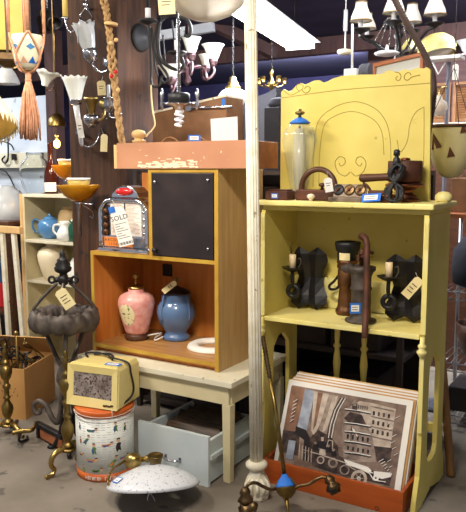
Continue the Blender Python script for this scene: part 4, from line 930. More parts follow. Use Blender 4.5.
# ================================================================== slatted gate, coloured boxes behind
gy = 3.42
b = thing('slatted_gate', 'white slatted wooden gate with pale top rail leaning at the left edge', 'gate', (-4.4, gy, 0))
tl_ = P(-6, 233, gy); tr_ = P(21.5, 227, gy)
zr = .5*(tl_.z+tr_.z)
MB().box((tl_.x-.3, gy-.02, tr_.z-.05), (tr_.x, gy+.02, tr_.z)).build('top_rail', 'rawpine', b, .004)
for px0, px1 in ((-11, 0), (2.5, 9.5), (14, 24)):
    a_ = P(px0, 236, gy); e_ = P(px1, 346, gy); dx_ = (e_.x-a_.x)/(e_.z-a_.z); x0 = a_.x-dx_*a_.z
    k = MB(); w_ = .018
    xb = x0+dx_*.05; xt = x0+dx_*(tr_.z-.0501)
    k.add([(xb-w_, gy-.012, .05), (xb+w_, gy-.012, .05), (xb+w_, gy+.012, .05), (xb-w_, gy+.012, .05), (xt-w_, gy-.012, tr_.z-.0501), (xt+w_, gy-.012, tr_.z-.0501), (xt+w_, gy+.012, tr_.z-.0501), (xt-w_, gy+.012, tr_.z-.0501)], [(0,3,2,1),(4,5,6,7),(0,1,5,4),(1,2,6,5),(2,3,7,6),(3,0,4,7)]); k.build('slat', 'whitepaint', b)
MB().box((tl_.x-.3, gy-.018, 0), (tr_.x+.16, gy+.018, .0499)).build('bottom_rail', 'whitepaint', b, .003)
sx0, sx1, sy0, sy1 = -4.03, -3.30, 3.78, 4.12
# dark bench behind the gate carrying the glass shade and boxes
zb_ = P(12, 219, 3.75).z
b = thing('dark_bench', 'dark wooden rack behind the white slatted gate under the glass shade', 'rack', (-4.7, 3.75, 0))
MB().box((-5.4, 3.52, zb_-.03), (-4.1, 4.05, zb_)).build('top_board', 'darkwood', b, .003)
MB().box((-5.4, 3.52, .40), (-4.1, 4.05, .43)).build('shelf', 'darkwood', b)
MB().box((-5.4, 4.0501, 0), (-4.1, 4.08, zb_)).build('back_panel', 'blackwood', b)
for x in (-5.4, -4.14):
    MB().box((x, 3.53, 0), (x+.04, 3.57, .3999)).build('leg', 'darkwood', b); MB().box((x, 3.53, .4301), (x+.04, 3.57, zb_-.0301)).build('post', 'darkwood', b)
solo(MB().box((-4.75, 3.6, .4305), (-4.2, 3.9, .62)), 'red_box', 'redbox', 'plain red box on the rack behind the slatted gate', 'box', bevel=.006)
solo(MB().box((-4.7, 3.62, .6205), (-4.22, 3.88, .78)), 'blue_box', 'bluebox', 'dull blue box resting on the red box behind the slatted gate', 'box', bevel=.006)
p = P(8, 216, 3.75); p.z = zb_+.0005
k = MB(T(p)); k.shell([(.17, 0), (.175, .02), (.17, .08), (.145, .16), (.1, .22), (.06, .25), (.05, .262)], .004, n=60, flute=.03, fn=30)
solo(k, 'ribbed_glass_dome', 'opalclear', 'large ribbed clear glass dome on the dark rack at the left edge', 'glass dome', p)
# ================================================================== white shelf with pottery
sy0, sy1 = 3.6, 3.92
z1, z2, z3 = 1.325, .985, .68
b = thing('white_bookcase', 'narrow cream white bookcase of pottery standing behind the wrought iron stand', 'bookcase', ((sx0+sx1)/2, 3.76, 0))
MB().box((sx0, sy0, 0), (sx0+.022, sy1, z1-.0221)).build('side_panel', 'cream', b, .002); MB().box((sx0-.028, sy0-.004, 0), (sx0-.0001, sy0+.03, z1)).build('face_strip', 'rawpine', b, .002)
MB().box((sx1-.022, sy0, 0), (sx1, sy1, z1-.0221)).build('side_panel', 'cream', b, .002)
for z in (z1, z2, z3, .34): MB().box((sx0+(.0221 if z != z1 else 0), sy0, z-.022), (sx1-(.0221 if z != z1 else 0), sy1-.0101, z)).build('shelf', 'creamtop', b, .002)
MB().box((sx0+.0221, sy1-.01, 0), (sx1-.0221, sy1, z1-.0225)).build('back_panel', 'cream', b)
def at_shelf(px, Y, z): p = P(px, 200, Y); return Vector((p.x, p.y, z+.0005))
p = at_shelf(49, 3.74, z2); b = thing('blue_teapot', 'small round blue glazed teapot with lid on the upper shelf of the bookcase', 'teapot', p)
MB(T(p)).lathe([(.05, 0), (.056, .006), (.08, .04), (.092, .08), (.088, .115), (.068, .14), (.05, .15)], n=30).build('body', 'tealglaze', b)
MB(T(p)).lathe([(.05, .1501), (.046, .158), (.025, .17), (.012, .172), (.014, .182), (.006, .19), (0, .191)], n=22).build('lid', 'tealglaze', b)
TM = T(p) @ R(YAW, 'Z')
k = MB(TM); tube_s(k, [(.07, 0, .05), (.105, 0, .07), (.125, 0, .11), (.145, 0, .135)], [.02, .017, .012, .010]); k.build('spout', 'tealglaze', b)
k = MB(TM); tube_s(k, [(-.07, 0, .13), (-.115, 0, .145), (-.135, 0, .105), (-.12, 0, .06), (-.085, 0, .045)], .008); k.build('handle', 'tealglaze', b)
p = at_shelf(65, 3.665, z2); b = thing('white_pitcher', 'small white ceramic pitcher beside the blue teapot on the bookcase', 'pitcher', p)
MB(T(p)).shell([(.05, 0), (.062, .01), (.07, .04), (.06, .075), (.04, .105), (.04, .125), (.05, .145)], .005, n=26).build('body', 'whiteglaze', b)
k = MB(T(p) @ R(YAW+PI, 'Z')); tube_s(k, [(.04, 0, .12), (.085, 0, .115), (.09, 0, .07), (.055, 0, .04)], .008); k.build('handle', 'whiteglaze', b)
p = at_shelf(74, 3.69, z2); b = thing('green_jug', 'dark green glazed jug with paper tag on the bookcase at the edge of the post', 'jug', p)
MB(T(p)).shell([(.045, 0), (.055, .01), (.06, .05), (.05, .1), (.036, .13), (.042, .155)], .005, n=24).build('body', 'greenglaze', b)
hang_tag(b, facing(D(74, 227, 5.0), .05), .05, .13, 'manila', p+Vector((0, -.02, .15)), lines=4)
p = at_shelf(69, 3.815, z2); k = MB(T(p)); k.lathe([(.05, 0), (.06, .01), (.08, .06), (.088, .12), (.085, .17), (.07, .21), (.05, .22), (.05, .235), (.056, .24)], n=30); solo(k, 'tan_jar', 'tanglaze', 'tan glazed round jar at the back of the upper shelf behind the white pitcher', 'jar', p)
p = at_shelf(51, 3.74, z3); k = MB(T(p)); k.lathe([(.07, 0), (.075, .006), (.09, .06), (.112, .14), (.116, .18), (.105, .215), (.075, .238), (.05, .245), (.048, .255), (.058, .268), (.06, .272)], n=34); solo(k, 'cream_vase', 'creamglaze', 'large plain cream vase on the middle shelf of the white bookcase', 'vase', p)
p = at_shelf(77, 3.74, z3); k = MB(T(p)); k.lathe([(.06, 0), (.075, .01), (.09, .08), (.06, .15), (.03, .19), (.03, .22), (.04, .23)], n=26); solo(k, 'white_bottle_vase', 'whiteglaze', 'white bottle shaped vase on the middle shelf half hidden by the iron finial', 'vase', p)
for px, Y, lab, r in ((45, 3.72, 'dark bowl on the low shelf of the white bookcase', .08),):
    pass
p = at_shelf(36.5, 3.76, z1); k = MB(T(p)); k.shell([(.07, 0), (.075, .004), (.10, .05), (.118, .12), (.118, .19), (.10, .24), (.07, .262), (.062, .27), (.068, .29), (.064, .31)], .004, n=36); solo(k, 'glass_jar', 'glass', 'large clear glass jar standing on top of the white bookcase', 'jar', p)
p = at_shelf(52, 3.74, z1); b = thing('brown_bottle', 'tall brown glass bottle with white label on top of the white bookcase', 'bottle', p)
MB(T(p)).lathe([(.05, 0), (.054, .006), (.054, .12), (.051, .16), (.036, .205), (.022, .24), (.018, .27), (.018, .36), (.022, .362), (.022, .378), (.016, .38)], n=28).build('body', 'bottle', b)
sg_ = MB(T(p)); va = [(-PI/2+YAW)+.13*k for k in range(-7, 8)]
sg_.add([(.0552*cos(a), .0552*sin(a), z) for z in (.018, .085) for a in va], [(i, i+1, 15+i+1, 15+i) for i in range(14)], True); sg_.build('label', 'paper', b)
# ================================================================== white fluted column and leaning brass lamp
wc = F(257, 497, 0); tp_ = D(250.3, 0, 2.93); wdir = (tp_-wc); 
b = thing('fluted_lamp_column', 'tall thin white fluted lamp column with ornate base between the two cabinets', 'lamp column', wc)
topk = (CZ-.002)/wdir.z; Lw = (wdir*topk).length
WM = aim(wc, wdir)
MB(T(wc)).lathe([(.052, 0), (.056, .012), (.05, .03), (.056, .05), (.058, .07), (.045, .1), (.032, .118), (.034, .128), (.026, .134)], n=40, flute=.05, fn=8).build('base', 'whitepaint', b)
MB(WM).lathe([(.03, .1341), (.045, .145), (.05, .152), (.05, .166), (.04, .174), (.03, .178)], n=30).build('collar', 'whitepaint', b)
MB(WM).lathe([(.0285, .1781), (.0265, .9), (.0245, Lw-.12)], n=120, flute=.085, fn=12).build('shaft', 'whitepaint', b)
MB(WM).lathe([(.03, Lw-.1199), (.04, Lw-.09), (.04, Lw-.05), (.03, Lw-.03), (.03, Lw)], n=30).build('capital', 'whitepaint', b)
k = MB()
for i in range(5):
    a = YAW-PI/2-.9+i*.45; dv = Vector((cos(a), sin(a), 0)); tube_s(k, [wc+dv*.05+Vector((0, 0, .03)), wc+dv*.066+Vector((0, 0, .06)), wc+dv*.06+Vector((0, 0, .085)), wc+dv*.04+Vector((0, 0, .1))], .008)
k.build('leaf', 'whitepaint', b)
bc = D(286, 487, 2.98); b = thing('leaning_brass_lamp', 'long stemmed brass lamp with blue taped hub and curved arms before the orange drawer', 'lamp', (bc.x, bc.y, 0))
k = MB(); topb = D(262.5, 336, 3.12); k.tube([bc, D(276, 412, 3.06), D(270, 378, 3.09)], .0095, 12); k.build('stem', 'oldbrass', b)
k = MB(); e0 = D(270, 378, 3.09)
k.tube([e0+(topb-e0)*(i/24) for i in range(25)], [.0085+.0035*(i % 2) for i in range(25)], 10); k.build('twisted_stem', 'bronze', b)
MB(aim(bc, (D(276, 412, 3.06)-bc))).lathe([(0, -.05), (.018, -.046), (.036, -.03), (.046, -.01), (.05, 0), (.05, .006), (.044, .012), (.034, .03), (.018, .042), (.012, .05)], n=30).build('hub', 'oldbrass', b)
tpx = MB(aim(bc, (D(276, 412, 3.06)-bc))); n = 9; vs = []
for i in range(5):
    r_, z_ = [(.0515, .006), (.046, .0125), (.0355, .0305), (.021, .0425), (.0135, .055)][i]
    for k_ in range(n): a = k_/(n-1)*1.9; vs.append((r_*cos(a), r_*sin(a), z_))
vaxis = tpx.M.inverted().to_3x3() @ (Vector((RT.y, -RT.x, .15)) + Vector((RT.x, RT.y, 0))*-.15); rot_ = math.atan2(vaxis.y, vaxis.x)-.95
tpx.add([R(rot_, 'Z') @ Vector(v_) for v_ in vs], [(i*n+j, i*n+j+1, (i+1)*n+j+1, (i+1)*n+j) for i in range(4) for j in range(n-1)], True)
o = tpx.build('tape', 'tape', b, label='blue masking tape'); so = o.modifiers.new('t', 'SOLIDIFY'); so.thickness = .001
tipf = F(290, 525, 0); k = MB(); tube_s(k, [bc+Vector((0, 0, -.045)), D(287, 503, 2.96), D(288, 512, 2.94), Vector((tipf.x, tipf.y, .004))], [.014, .009, .006, .007]); k.build('tip', 'oldbrass', b)
k = MB(); tube_s(k, [bc+Vector((-.03, -.01, -.006)), D(271, 489.5, 2.95), D(263, 486.5, 2.94), D(256, 483, 2.93), D(249, 484, 2.92), D(245, 490, 2.92)], .0075); k.build('arm', 'bronze', b)
k = MB(); tube_s(k, [bc+Vector((.03, -.01, -.004)), D(299, 486, 2.95), D(309, 484, 2.94), D(317, 479, 2.93), D(323, 477, 2.93), D(330, 480, 2.92)], .0075); k.build('arm', 'bronze', b)
def sock(c, ax_, nm='socket_cup'):
    k = MB(aim(c, ax_)); k.lathe([(.008, -.03), (.018, -.02), (.024, -.006), (.018, .004), (.03, .018), (.034, .03), (.026, .034), (.022, .05), (.02, .05)], n=14, flute=.14, fn=5); o = k.build(nm, 'bronze', b); return o
sock(D(245.5, 494, 2.91), (.1, -.05, -1)); sock(D(251, 507, 2.9), (-.5, -.2, -.3)); sock(D(331, 482, 2.91), (.5, -.2, -.6))
k = MB(); tube_s(k, [D(245, 492, 2.92), D(241.5, 499, 2.91), D(245, 505, 2.9), D(251, 507, 2.9)], .006); k.build('scroll', 'bronze', b)
k = MB(aim(D(333, 485, 2.9), (.2, -.5, -.6))); k.lathe([(.022, 0), (.02, .03), (.012, .035)], n=14); k.build('black_socket', 'black', b)
# ================================================================== hanging and wall things
def PXc(x, y, X): r = ray(x, y); return CAMP + r*(X/r.x)
def chain(c, r=.004, name='chain', par=None, mt='iron', top=None):
    r *= .7
    k = MB(); z = c.z; top = CZ if top is None else top
    k.tube([c, Vector((c.x, c.y, top))], r*.45, 6)
    n = int((top-z)/(r*5))
    for i in range(min(n, 60)):
        k.torus(r*1.5, r*.5, T(c.x, c.y, z+r*2+i*r*5) @ R(PI/2*(i % 2), 'Z') @ R(PI/2, 'X'), n=8, k=5, sy=1.5)
    return k.build(name, mt, par)
def rod(c, r, par, mt, name='rod'):
    k = MB().tube([c, Vector((c.x, c.y, HT))], r, 8); k.lathe([(r*5, CZ-.02), (r*6, CZ-.012), (r*6, CZ)], T(c.x, c.y, 0), n=16); return k.build(name, mt, par)
HT = CZ+.012
# ---------------- macrame hanger and pot
md = 2.6; pc = D(28, 70, md); s_ = S(md)
pot = MB(T(pc)); pot.shell([(.02, 0), (.036, .006), (.048, .04), (.055, .075), (.058, .105), (.057, .125)], .005, n=32)
b = thing('painted_pot', 'small cream pot with blue and tan painted bands held in the peach macrame hanger', 'pot', pc)
pot.build('body', 'potglaze', b)
k = MB(T(pc))
def pot_r(z): return .036+(.0485-.036)*((z-.006)/.034) if z < .04 else (.0485+(.055-.048)*((z-.04)/.035) if z < .075 else .0555+(.003)*((z-.075)/.03))
for i in range(9):
    k.use('potblue' if i % 3 != 1 else 'pottan'); a0 = 2*PI*i/9; a1 = a0+2*PI/9; am = (a0+a1)/2
    pts = [(a0, .020), (a1, .020), (am, .045)]; vs = [((pot_r(z)+.001)*cos(a)*1.0, (pot_r(z)+.001)*sin(a), z) for a, z in pts]
    mid = [((pot_r(.02)+.001)*cos(am), (pot_r(.02)+.001)*sin(am), .02)]
    k.add(vs+mid, [(0, 3, 2), (3, 1, 2)])
for i in range(6):
    k.use('tealglaze'); am = 2*PI*(i+.5)/6
    pts = [(am-.3, .078), (am, .068), (am+.3, .078), (am, .09)]; vs = [((pot_r(z)+.0015)*cos(a), (pot_r(z)+.0015)*sin(a), z) for a, z in pts]; k.add(vs, [(0, 1, 3), (1, 2, 3)])
k.build('painted_band', 'potblue', b)
b = thing('macrame_hanger', 'peach macrame plant hanger with long tassel hanging at the left', 'plant hanger', (pc.x, pc.y, pc.z-.26))
topc = Vector((pc.x, pc.y, HT))
for i in range(4):
    a = YAW+.35+i*PI/2; a2 = a+PI/4; a3 = a-PI/4
    e = lambda a_, r_, z_: pc+Vector((r_*cos(a_), r_*sin(a_), z_))
    k = MB(); kk = e(a, .064, .135)
    k.tube([topc+Vector((.01*cos(a), .01*sin(a), 0)), e(a, .055, .50), e(a, .064, .25), kk], [.004, .007, .007, .006], 8)
    for aa in (a2, a3):
        k.tube(smooth_path([kk, e((a+aa)/2, .0625, .095), e(aa, .062, .05), e(aa, .04, .004), pc+Vector((0, 0, -.012))], 4), .0042, 6)
    k.build('strap', 'peach', b)
k = MB(T(pc)); k.lathe([(.008, 0), (.012, -.012), (.010, -.03), (.013, -.038), (.010, -.046)], n=14); k.build('knot', 'peach', b)
k = MB(T(pc)); random.seed(5)
for i in range(70):
    a = random.random()*2*PI; r_ = .038*math.sqrt(random.random()); L = -.235-random.random()*.03
    k.tube([(.006*cos(a), .006*sin(a), -.036), (r_*.6*cos(a), r_*.6*sin(a), -.09), (r_*cos(a+.1), r_*sin(a+.1), L*.75), (r_*1.08*cos(a), r_*1.08*sin(a), L)], .0032, 5)
o = k.build('tassel', 'peach', b)
# ---------------- lantern with amber panes
ld = 3.5; lc = D(9, 62, ld); b = thing('amber_lantern', 'hanging brown metal lantern with tall yellow panes in the top left corner', 'lantern', lc)
LM = T(lc) @ R(YAW+.25, 'Z'); hw_ = .095; hh_ = .42
for x in (-1, 1):
    for y_ in (-1, 1): MB(LM).cbox((x*hw_, y_*hw_, .03+hh_/2), (.034, .034, hh_)).build('corner_post', 'darkwood', b)
for a in range(4):
    k = MB(LM @ R(a*PI/2, 'Z')); k.box((-hw_+.012, -hw_-.003, .045), (-.006, -hw_+.003, .03+hh_-.01)); k.box((.006, -hw_-.003, .045), (hw_-.012, -hw_+.003, .03+hh_-.01)); k.build('pane', 'yellowpane', b)
    MB(LM @ R(a*PI/2, 'Z')).box((-.0055, -hw_-.006, .03), (.0055, -hw_+.006, .03+hh_)).build('glazing_bar', 'darkwood', b)
MB(LM).lathe([(.03, -.03), (.10, -.005), (.15, 0), (.15, .03), (.14, .034)], n=4, smooth=False, m=R(PI/4, 'Z')).build('base', 'bronze', b)
MB(LM).lathe([(.15, .45), (.15, .47), (.03, .56), (.012, .57)], n=4, smooth=False, m=R(PI/4, 'Z')).build('roof', 'bronze', b)
chain(lc+Vector((0, 0, .57)), .006, 'chain', b)
# ---------------- spotlights
sc_ = D(46, 14, 3.55); b = thing('spotlight', 'black ceiling spotlight pair on a chrome rod behind the macrame hanger', 'spotlight', sc_+Vector((0, 0, -.06)))
rod(sc_, .008, b, 'chrome')
for dx, dr, nm in ((-.02, (.1, .2, -1), 'head'), (.03, (.8, -.35, -.6), 'head')):
    k = MB(aim(sc_+Vector((dx, 0, -.02)), dr)); k.lathe([(.016, -.02), (.034, -.01), (.036, .06), (.04, .065), (.04, .075), (.032, .075), (.03, .05), (0, .045)], n=20); k.build(nm, 'black', b)
MB(T(sc_)).lathe([(.03, -.02), (.034, -.01), (.034, .015), (.02, .02)], n=18).build('joint', 'chrome', b)
# ---------------- frosted ribbed shade, lily shade, brass dome, lit bulb
c = D(7, 84, 3.8); b = thing('ribbed_pendant', 'ribbed frosted glass pendant shade left of the macrame tassel', 'pendant lamp', c)
MB(T(c)).shell([(.07, 0), (.066, .02), (.05, .055), (.03, .085), (.02, .095)], .004, n=48, flute=-.03, fn=24).build('shade', 'opalgrey', b)
MB(T(c)).lathe([(.022, .094), (.024, .12), (.01, .13)], n=14).build('cap', 'brass', b); rod(c+Vector((0, 0, .13)), .003, b, 'oldbrass')
c = D(45, 84, 3.25); b = thing('lily_shade_lamp', 'white lily shaped glass shade on a thin brass rod behind the macrame tassel', 'pendant lamp', c+Vector((0, 0, -.02)))
SM = aim(c, Vector((RT.x*.25, RT.y*.25, 1)))
MB(SM).shell([(.014, -.01), (.018, .005), (.028, .025), (.045, .045), (.066, .058)], .004, n=40, scallop=.006, sn=6).build('shade', 'opal', b)
k = MB(); k.tube(smooth_path([c+Vector((0, 0, -.008)), c+Vector((-.01, .03, -.03)), c+Vector((-.02, .07, .0)), c+Vector((-.02, .08, .06)), Vector((c.x-.02, c.y+.08, HT))], 4), .003, 8); k.build('arm', 'bronze', b)
c = D(57, 126, 4.6); b = thing('brass_dome_lamp', 'brass dome pendant lamp hanging left of the timber post', 'pendant lamp', c)
MB(T(c)).shell([(.062, 0), (.06, .02), (.052, .045), (.036, .068), (.015, .082)], .003, n=28).build('shade', 'oldbrass', b); rod(c+Vector((0, 0, .08)), .004, b, 'oldbrass')
c = D(57, 148, 5.0); b = thing('lit_lamp', 'small glowing warm bulb lamp seen between bottle and timber post', 'lamp', c)
MB(T(c)).ball((0, 0, .03), (.024, .024, .03), 14).build('bulb', 'bulbwarm', b)
MB(T(c)).lathe([(.014, .058), (.016, .09), (.006, .10)], n=12).build('socket', 'brass', b); rod(c+Vector((0, 0, .10)), .003, b, 'iron')
# ---------------- things on the timber post
def post_pt(px, py, off): return P(px, py, PY0-off)
# silver sconce with frosted hurricane glass
c = post_pt(92, 63, .13); b = thing('silver_sconce', 'silver wall sconce with frosted flared glass and cream candle arm high on the timber post', 'sconce', c)
SM = aim(c, Vector((-RT.x*.2, -RT.y*.2, 1)))
MB(SM).lathe([(.014, 0), (.03, .02), (.04, .05), (.042, .075), (.036, .085)], n=24, flute=.06, fn=8).build('cup', 'silver', b)
MB(SM).shell([(.036, .078), (.044, .11), (.052, .16), (.055, .20), (.068, .232)], .004, n=48, flute=.08, fn=8, scallop=.006, sn=8).build('glass', 'opalgrey', b)
MB(SM).lathe([(.012, .09), (.014, .17), (.026, .19), (.02, .22), (0, .23)], n=16).build('bulb', 'opal', b)
k = MB(); tpt = post_pt(86, 8, .05)
tube_s(k, [SM @ Vector((-.055, .03, .22)), post_pt(80, 18, .06), post_pt(84, 10, .05), tpt], .006); tube_s(k, [SM @ Vector((.055, .03, .22)), post_pt(93, 18, .06), post_pt(88, 10, .05), tpt], .006); k.ball(tuple(tpt+Vector((0, 0, .02))), .02, 12); k.ball(tuple(tpt+Vector((0, 0, .05))), .013, 10); k.tube([tpt, tpt+Vector((0, .052, 0))], .008); k.build('crest', 'silver', b)
k = MB(); tube_s(k, [c, post_pt(95, 68, .12), post_pt(100, 72, .09), post_pt(106, 70, .04), post_pt(108, 64, .0)], .009); k.lathe([(.04, 0), (.035, .012), (.0, .016)], aim(post_pt(108, 62, .0), (0, -1, 0)), n=18); k.build('bracket_arm', 'silver', b)
k = MB(); tube_s(k, [SM @ Vector((-.04, 0, .1)), post_pt(78, 30, .13), post_pt(71, 32, .14), post_pt(67, 26, .15), post_pt(65.5, 18, .15)], .0075); k.build('candle_arm', 'silver', b)
e = post_pt(65.5, 18, .15); MB(T(e)).lathe([(.018, -.01), (.022, .0), (.016, .006)], n=14).build('candle_cup', 'silver', b); MB(T(e)).lathe([(.017, .0061), (.017, .135), (.01, .14)], n=16).build('candle', 'yellowcandle', b, label='cream yellow candle sleeve')
k = MB()
for dx in (-.05, -.062, .05): q_ = SM @ Vector((dx, -.03, .2)); k.tube([q_, q_+Vector((0, 0, -.03)), q_+Vector((0, 0, -.09))], [.002, .006, .003], 6)
k.build('prism_drop', 'glass', b)
# torch lamp with white fluted glass
c = post_pt(82, 146, .07); e = post_pt(76, 105, .13); b = thing('torch_sconce', 'white torch wall lamp with scalloped milk glass shade on the timber post', 'sconce', c)
ax_ = e-c
MB(aim(c, ax_)).lathe([(.008, 0), (.014, .02), (.016, ax_.length*.6), (.019, ax_.length)], n=16).build('stem', 'whitemetal', b)
MB(aim(e, Vector((-.04, 0, 1)))).lathe([(.02, 0), (.032, .004), (.036, .012), (.034, .026), (.038, .03)], n=22).build('collar', 'silver', b)
MB(aim(e, Vector((-.04, 0, 1)))).shell([(.034, .026), (.04, .05), (.054, .10), (.068, .145), (.078, .165)], .004, n=60, flute=.03, fn=12, scallop=.005, sn=12).build('shade', 'opal', b)
k = MB(); k.tube([c+ax_*.35, post_pt(80, 132, 0)], .008); k.lathe([(.035, 0), (.03, .012), (0, .016)], aim(post_pt(80, 132, 0), (0, -1, 0)), n=16); k.build('bracket', 'silver', b)
hang_tag(b, facing(post_pt(80, 128, .17), .15), .035, .12, 'paper', e, lines=2)
# brass and silver font lamp
c = post_pt(92, 128, .12); b = thing('brass_cup_sconce', 'small brass cup lamp over a silver bowl on the timber post', 'sconce', c)
MB(T(c)).lathe([(0, 0), (.02, .004), (.042, .03), (.05, .055), (.044, .075), (.02, .085)], n=28, flute=.04, fn=10).build('bowl', 'silver', b)
MB(T(c)).shell([(.012, .08), (.02, .10), (.026, .13), (.04, .165), (.046, .18)], .003, n=30, flute=.04, fn=10).build('cup', 'brass', b)
k = MB(); tube_s(k, [c+Vector((.03, 0, .04)), post_pt(103, 118, .1), post_pt(105, 108, .06), post_pt(103, 104, 0)], .007); k.lathe([(.03, 0), (.026, .012), (0, .014)], aim(post_pt(103, 104, 0), (0, -1, 0)), n=16); k.build('arm', 'brass', b)
# silver crystal sconce
c = post_pt(109, 112, .1); b = thing('crystal_sconce', 'small silver sconce with crystal beads beside the jute rope on the timber post', 'sconce', c)
MB(T(c)).shell([(.012, 0), (.026, .01), (.032, .04), (.03, .08), (.034, .085)], .003, n=28, flute=.06, fn=9).build('cup', 'silver', b)
MB(T(c)).lathe([(.011, .05), (.011, .15), (.008, .16)], n=12).build('candle_sleeve', 'opalgrey', b)
k = MB(); tube_s(k, [c, c+Vector((-.0, .01, -.03)), c+Vector((.01, .06, -.03)), Vector((c.x+.01, PY0, c.z))], .006); k.build('arm', 'silver', b)
k = MB(); 
for i in range(10): a = i*.62; k.ball((c.x+.034*cos(a), c.y+.034*sin(a), c.z-.01-.012*(i % 3)), .007, 8)
k.build('bead', 'glass', b)
hang_tag(b, facing(post_pt(101.5, 88, .12), .05), .05, .085, 'manila', post_pt(103, 76, .1), lines=2)
# silver swag hook with tag
b = thing('swag_hook', 'curved silver hook arm with paper tag low on the timber post', 'hook', post_pt(85, 145, .03))
k = MB(); tube_s(k, [post_pt(84, 141, 0), post_pt(84, 145, .05), post_pt(91, 147, .08), post_pt(97, 141, .08), post_pt(99, 134, .05), post_pt(100, 128, 0)], .0055); k.build('arm', 'silver', b)
hang_tag(b, facing(post_pt(104, 143, .08), -.06), .042, .105, 'manila', post_pt(101, 128, .03), lines=0)
# amber glass sconces
def amber_dish(px, py, off, R_, lab, Ysec=None):
    c = post_pt(px, py, off) if Ysec is None else P(px, py, Ysec); b = thing('amber_glass_lamp', lab, 'lamp', c)
    MB(T(c)).shell([(.02, -.052), (R_*.35, -.046), (R_*.7, -.016), (R_*.98, .03), (R_*1.02, .042), (R_, .05)], .005, n=44).build('dish', 'amber', b)
    MB(T(c)).shell([(R_*.22, -.038), (R_*.36, -.01), (R_*.47, .04), (R_*.54, .082)], .005, n=36, flute=.03, fn=9).build('inner_cup', 'honey', b)
    MB(T(c)).torus(R_*.52, .007, T(0, 0, .084), n=36).build('cup_rim', 'opal', b)
    k = MB(T(c)); k.lathe([(.010, -.26 if Ysec is None else -.10), (.010, -.09), (.018, -.08), (.012, -.068), (.03, -.056), (.02, -.052)], n=16); k.build('stem', 'silver', b)
    return b, c
b, c = amber_dish(79, 193, .22, .125, 'wide amber glass dish lamp with yellow inner cup on the front of the timber post')
k = MB(); tube_s(k, [c+Vector((0, 0, -.06)), c+Vector((.05, .05, -.07)), post_pt(92, 205, .1), post_pt(95, 208, 0)], .006); tube_s(k, [c+Vector((.0, 0, -.06)), post_pt(92, 211, .15), post_pt(93, 218, .12), post_pt(90, 216, .12)], .004); k.build('arm', 'silver', b)
b, c = amber_dish(66, 172, 0, .10, 'smaller amber glass dish lamp half hidden behind the timber post', 3.62)
k = MB(); k.tube([c+Vector((0, 0, -.06)), Vector((PX0+.006, c.y, c.z-.06))], .006); k.build('arm', 'silver', b)
# jute macrame rope with beads
jd = 3.66
jp = [D(x, y_, jd) for x, y_ in ((104, -6), (106.5, 12), (109, 30), (111, 50), (113.5, 75), (116.5, 100), (119.5, 125), (123, 152))]
jp = [Vector((jp[0].x, jp[0].y, HT))]+jp
b = thing('jute_macrame', 'braided jute macrame rope with wooden ring and red beads before the timber post', 'macrame', jp[-1])
sp = smooth_path(jp, 10)
for q_ in range(3):
    k = MB(); pts = []
    for i, pp in enumerate(sp):
        w_ = .012+.006*max(0, sin(i*.17)); a = i*.55+q_*2*PI/3; pts.append(pp+Vector((RT.x, RT.y, 0))*w_*sin(a)+away*w_*.6*sin(2*a)+Vector((0, 0, 0)))
    k.tube(pts, .0085, 7); k.build('strand', 'jute', b)
MB(T(D(111, 24, jd-.02))).torus(.027, .010, R(.12, 'Y'), n=24).build('ring', 'rawpine', b)
for px, py, mt in ((111, 43, 'rawpine'), (116, 40, 'rawpine'), (111.5, 76, 'red'), (115.5, 72, 'red'), (118, 90, 'rawpine')):
    q_ = D(px, py, jd-.045); MB().ball(tuple(q_), .0115, 12).build('bead', mt, b, label='red bead' if mt == 'red' else 'wooden bead')
# ---------------- black wrought iron chandelier on the right face of the post
rc_ = PXc(140, 38, PX1); rs = MB(aim(rc_, (1, 0, 0))); rs.lathe([(.088, 0), (.085, .012), (.07, .022), (.04, .026), (.02, .04), (0, .041)], n=28)
solo(rs, 'wall_rosette', 'cord', 'round black rosette plate fixed to the right face of the timber post', 'rosette', rc_)
bd = 3.85; cx_ = D(163, 60, bd); b = thing('iron_coil_chandelier', 'black wrought iron chandelier with coiled arms and white candle sleeves right of the timber post', 'chandelier', D(155, 95, bd))
def iron_path(pts, r=.0105, d=bd, mt='cord', nm='coil'):
    k = MB(); tube_s(k, TP(pts, d), r); return k.build(nm, mt, b)
iron_path([(160, 22), (158, 40), (160, 58), (168, 66), (178, 70), (183, 66), (182, 59), (177, 57), (173.5, 61)])
iron_path([(160, 22, .05), (166, 16, .05), (176, 15, .05), (187, 20, .05), (191, 29, .05), (189, 36, .05), (184, 35, .05)])
iron_path([(152, 28), (154, 50), (160, 64), (167, 74), (168, 80), (164, 83), (161, 79), (163, 76)], .008)
iron_path([(149, 25), (150, 45), (151, 70), (151, 82), (155, 87), (160, 85), (161, 79)], .008)
iron_path([(172, 20, .1), (174, 38, .1), (176, 54, .1)], .006); iron_path([(163, 35, .1), (165, 62, .1)], .005)
iron_path([(157, 24), (154, 45), (155, 66), (158, 76)], .005)
k = MB(); q_ = D(160, 22, bd); k.tube([q_, Vector((q_.x, q_.y, HT))], .008); k.build('hanger_rod', 'iron', b)
for px, py, lab in ((148, 21, ''), (177, 53, '')):
    q_ = D(px, py, bd); MB(T(q_)).lathe([(.01, -.02), (.05, -.006), (.056, .002), (.05, .008), (.015, .004)], n=24).build('drip_pan', 'iron', b)
    MB(T(q_)).lathe([(.016, .0041), (.016, .068), (.01, .07)], n=14).build('candle_sleeve', 'whitemetal', b, label='white candle sleeve')
k = MB(); q_ = D(148, 9, bd); k.tube([q_, q_+Vector((0, 0, .12))], .008); k.build('spike', 'iron', b)
k = MB(); tube_s(k, TP([(151, 85), (151.5, 98), (153, 112), (155, 124), (152, 130), (149, 133), (146, 137)], bd-.05), .0045); k.build('cord', 'manila', b, label='tan cord')
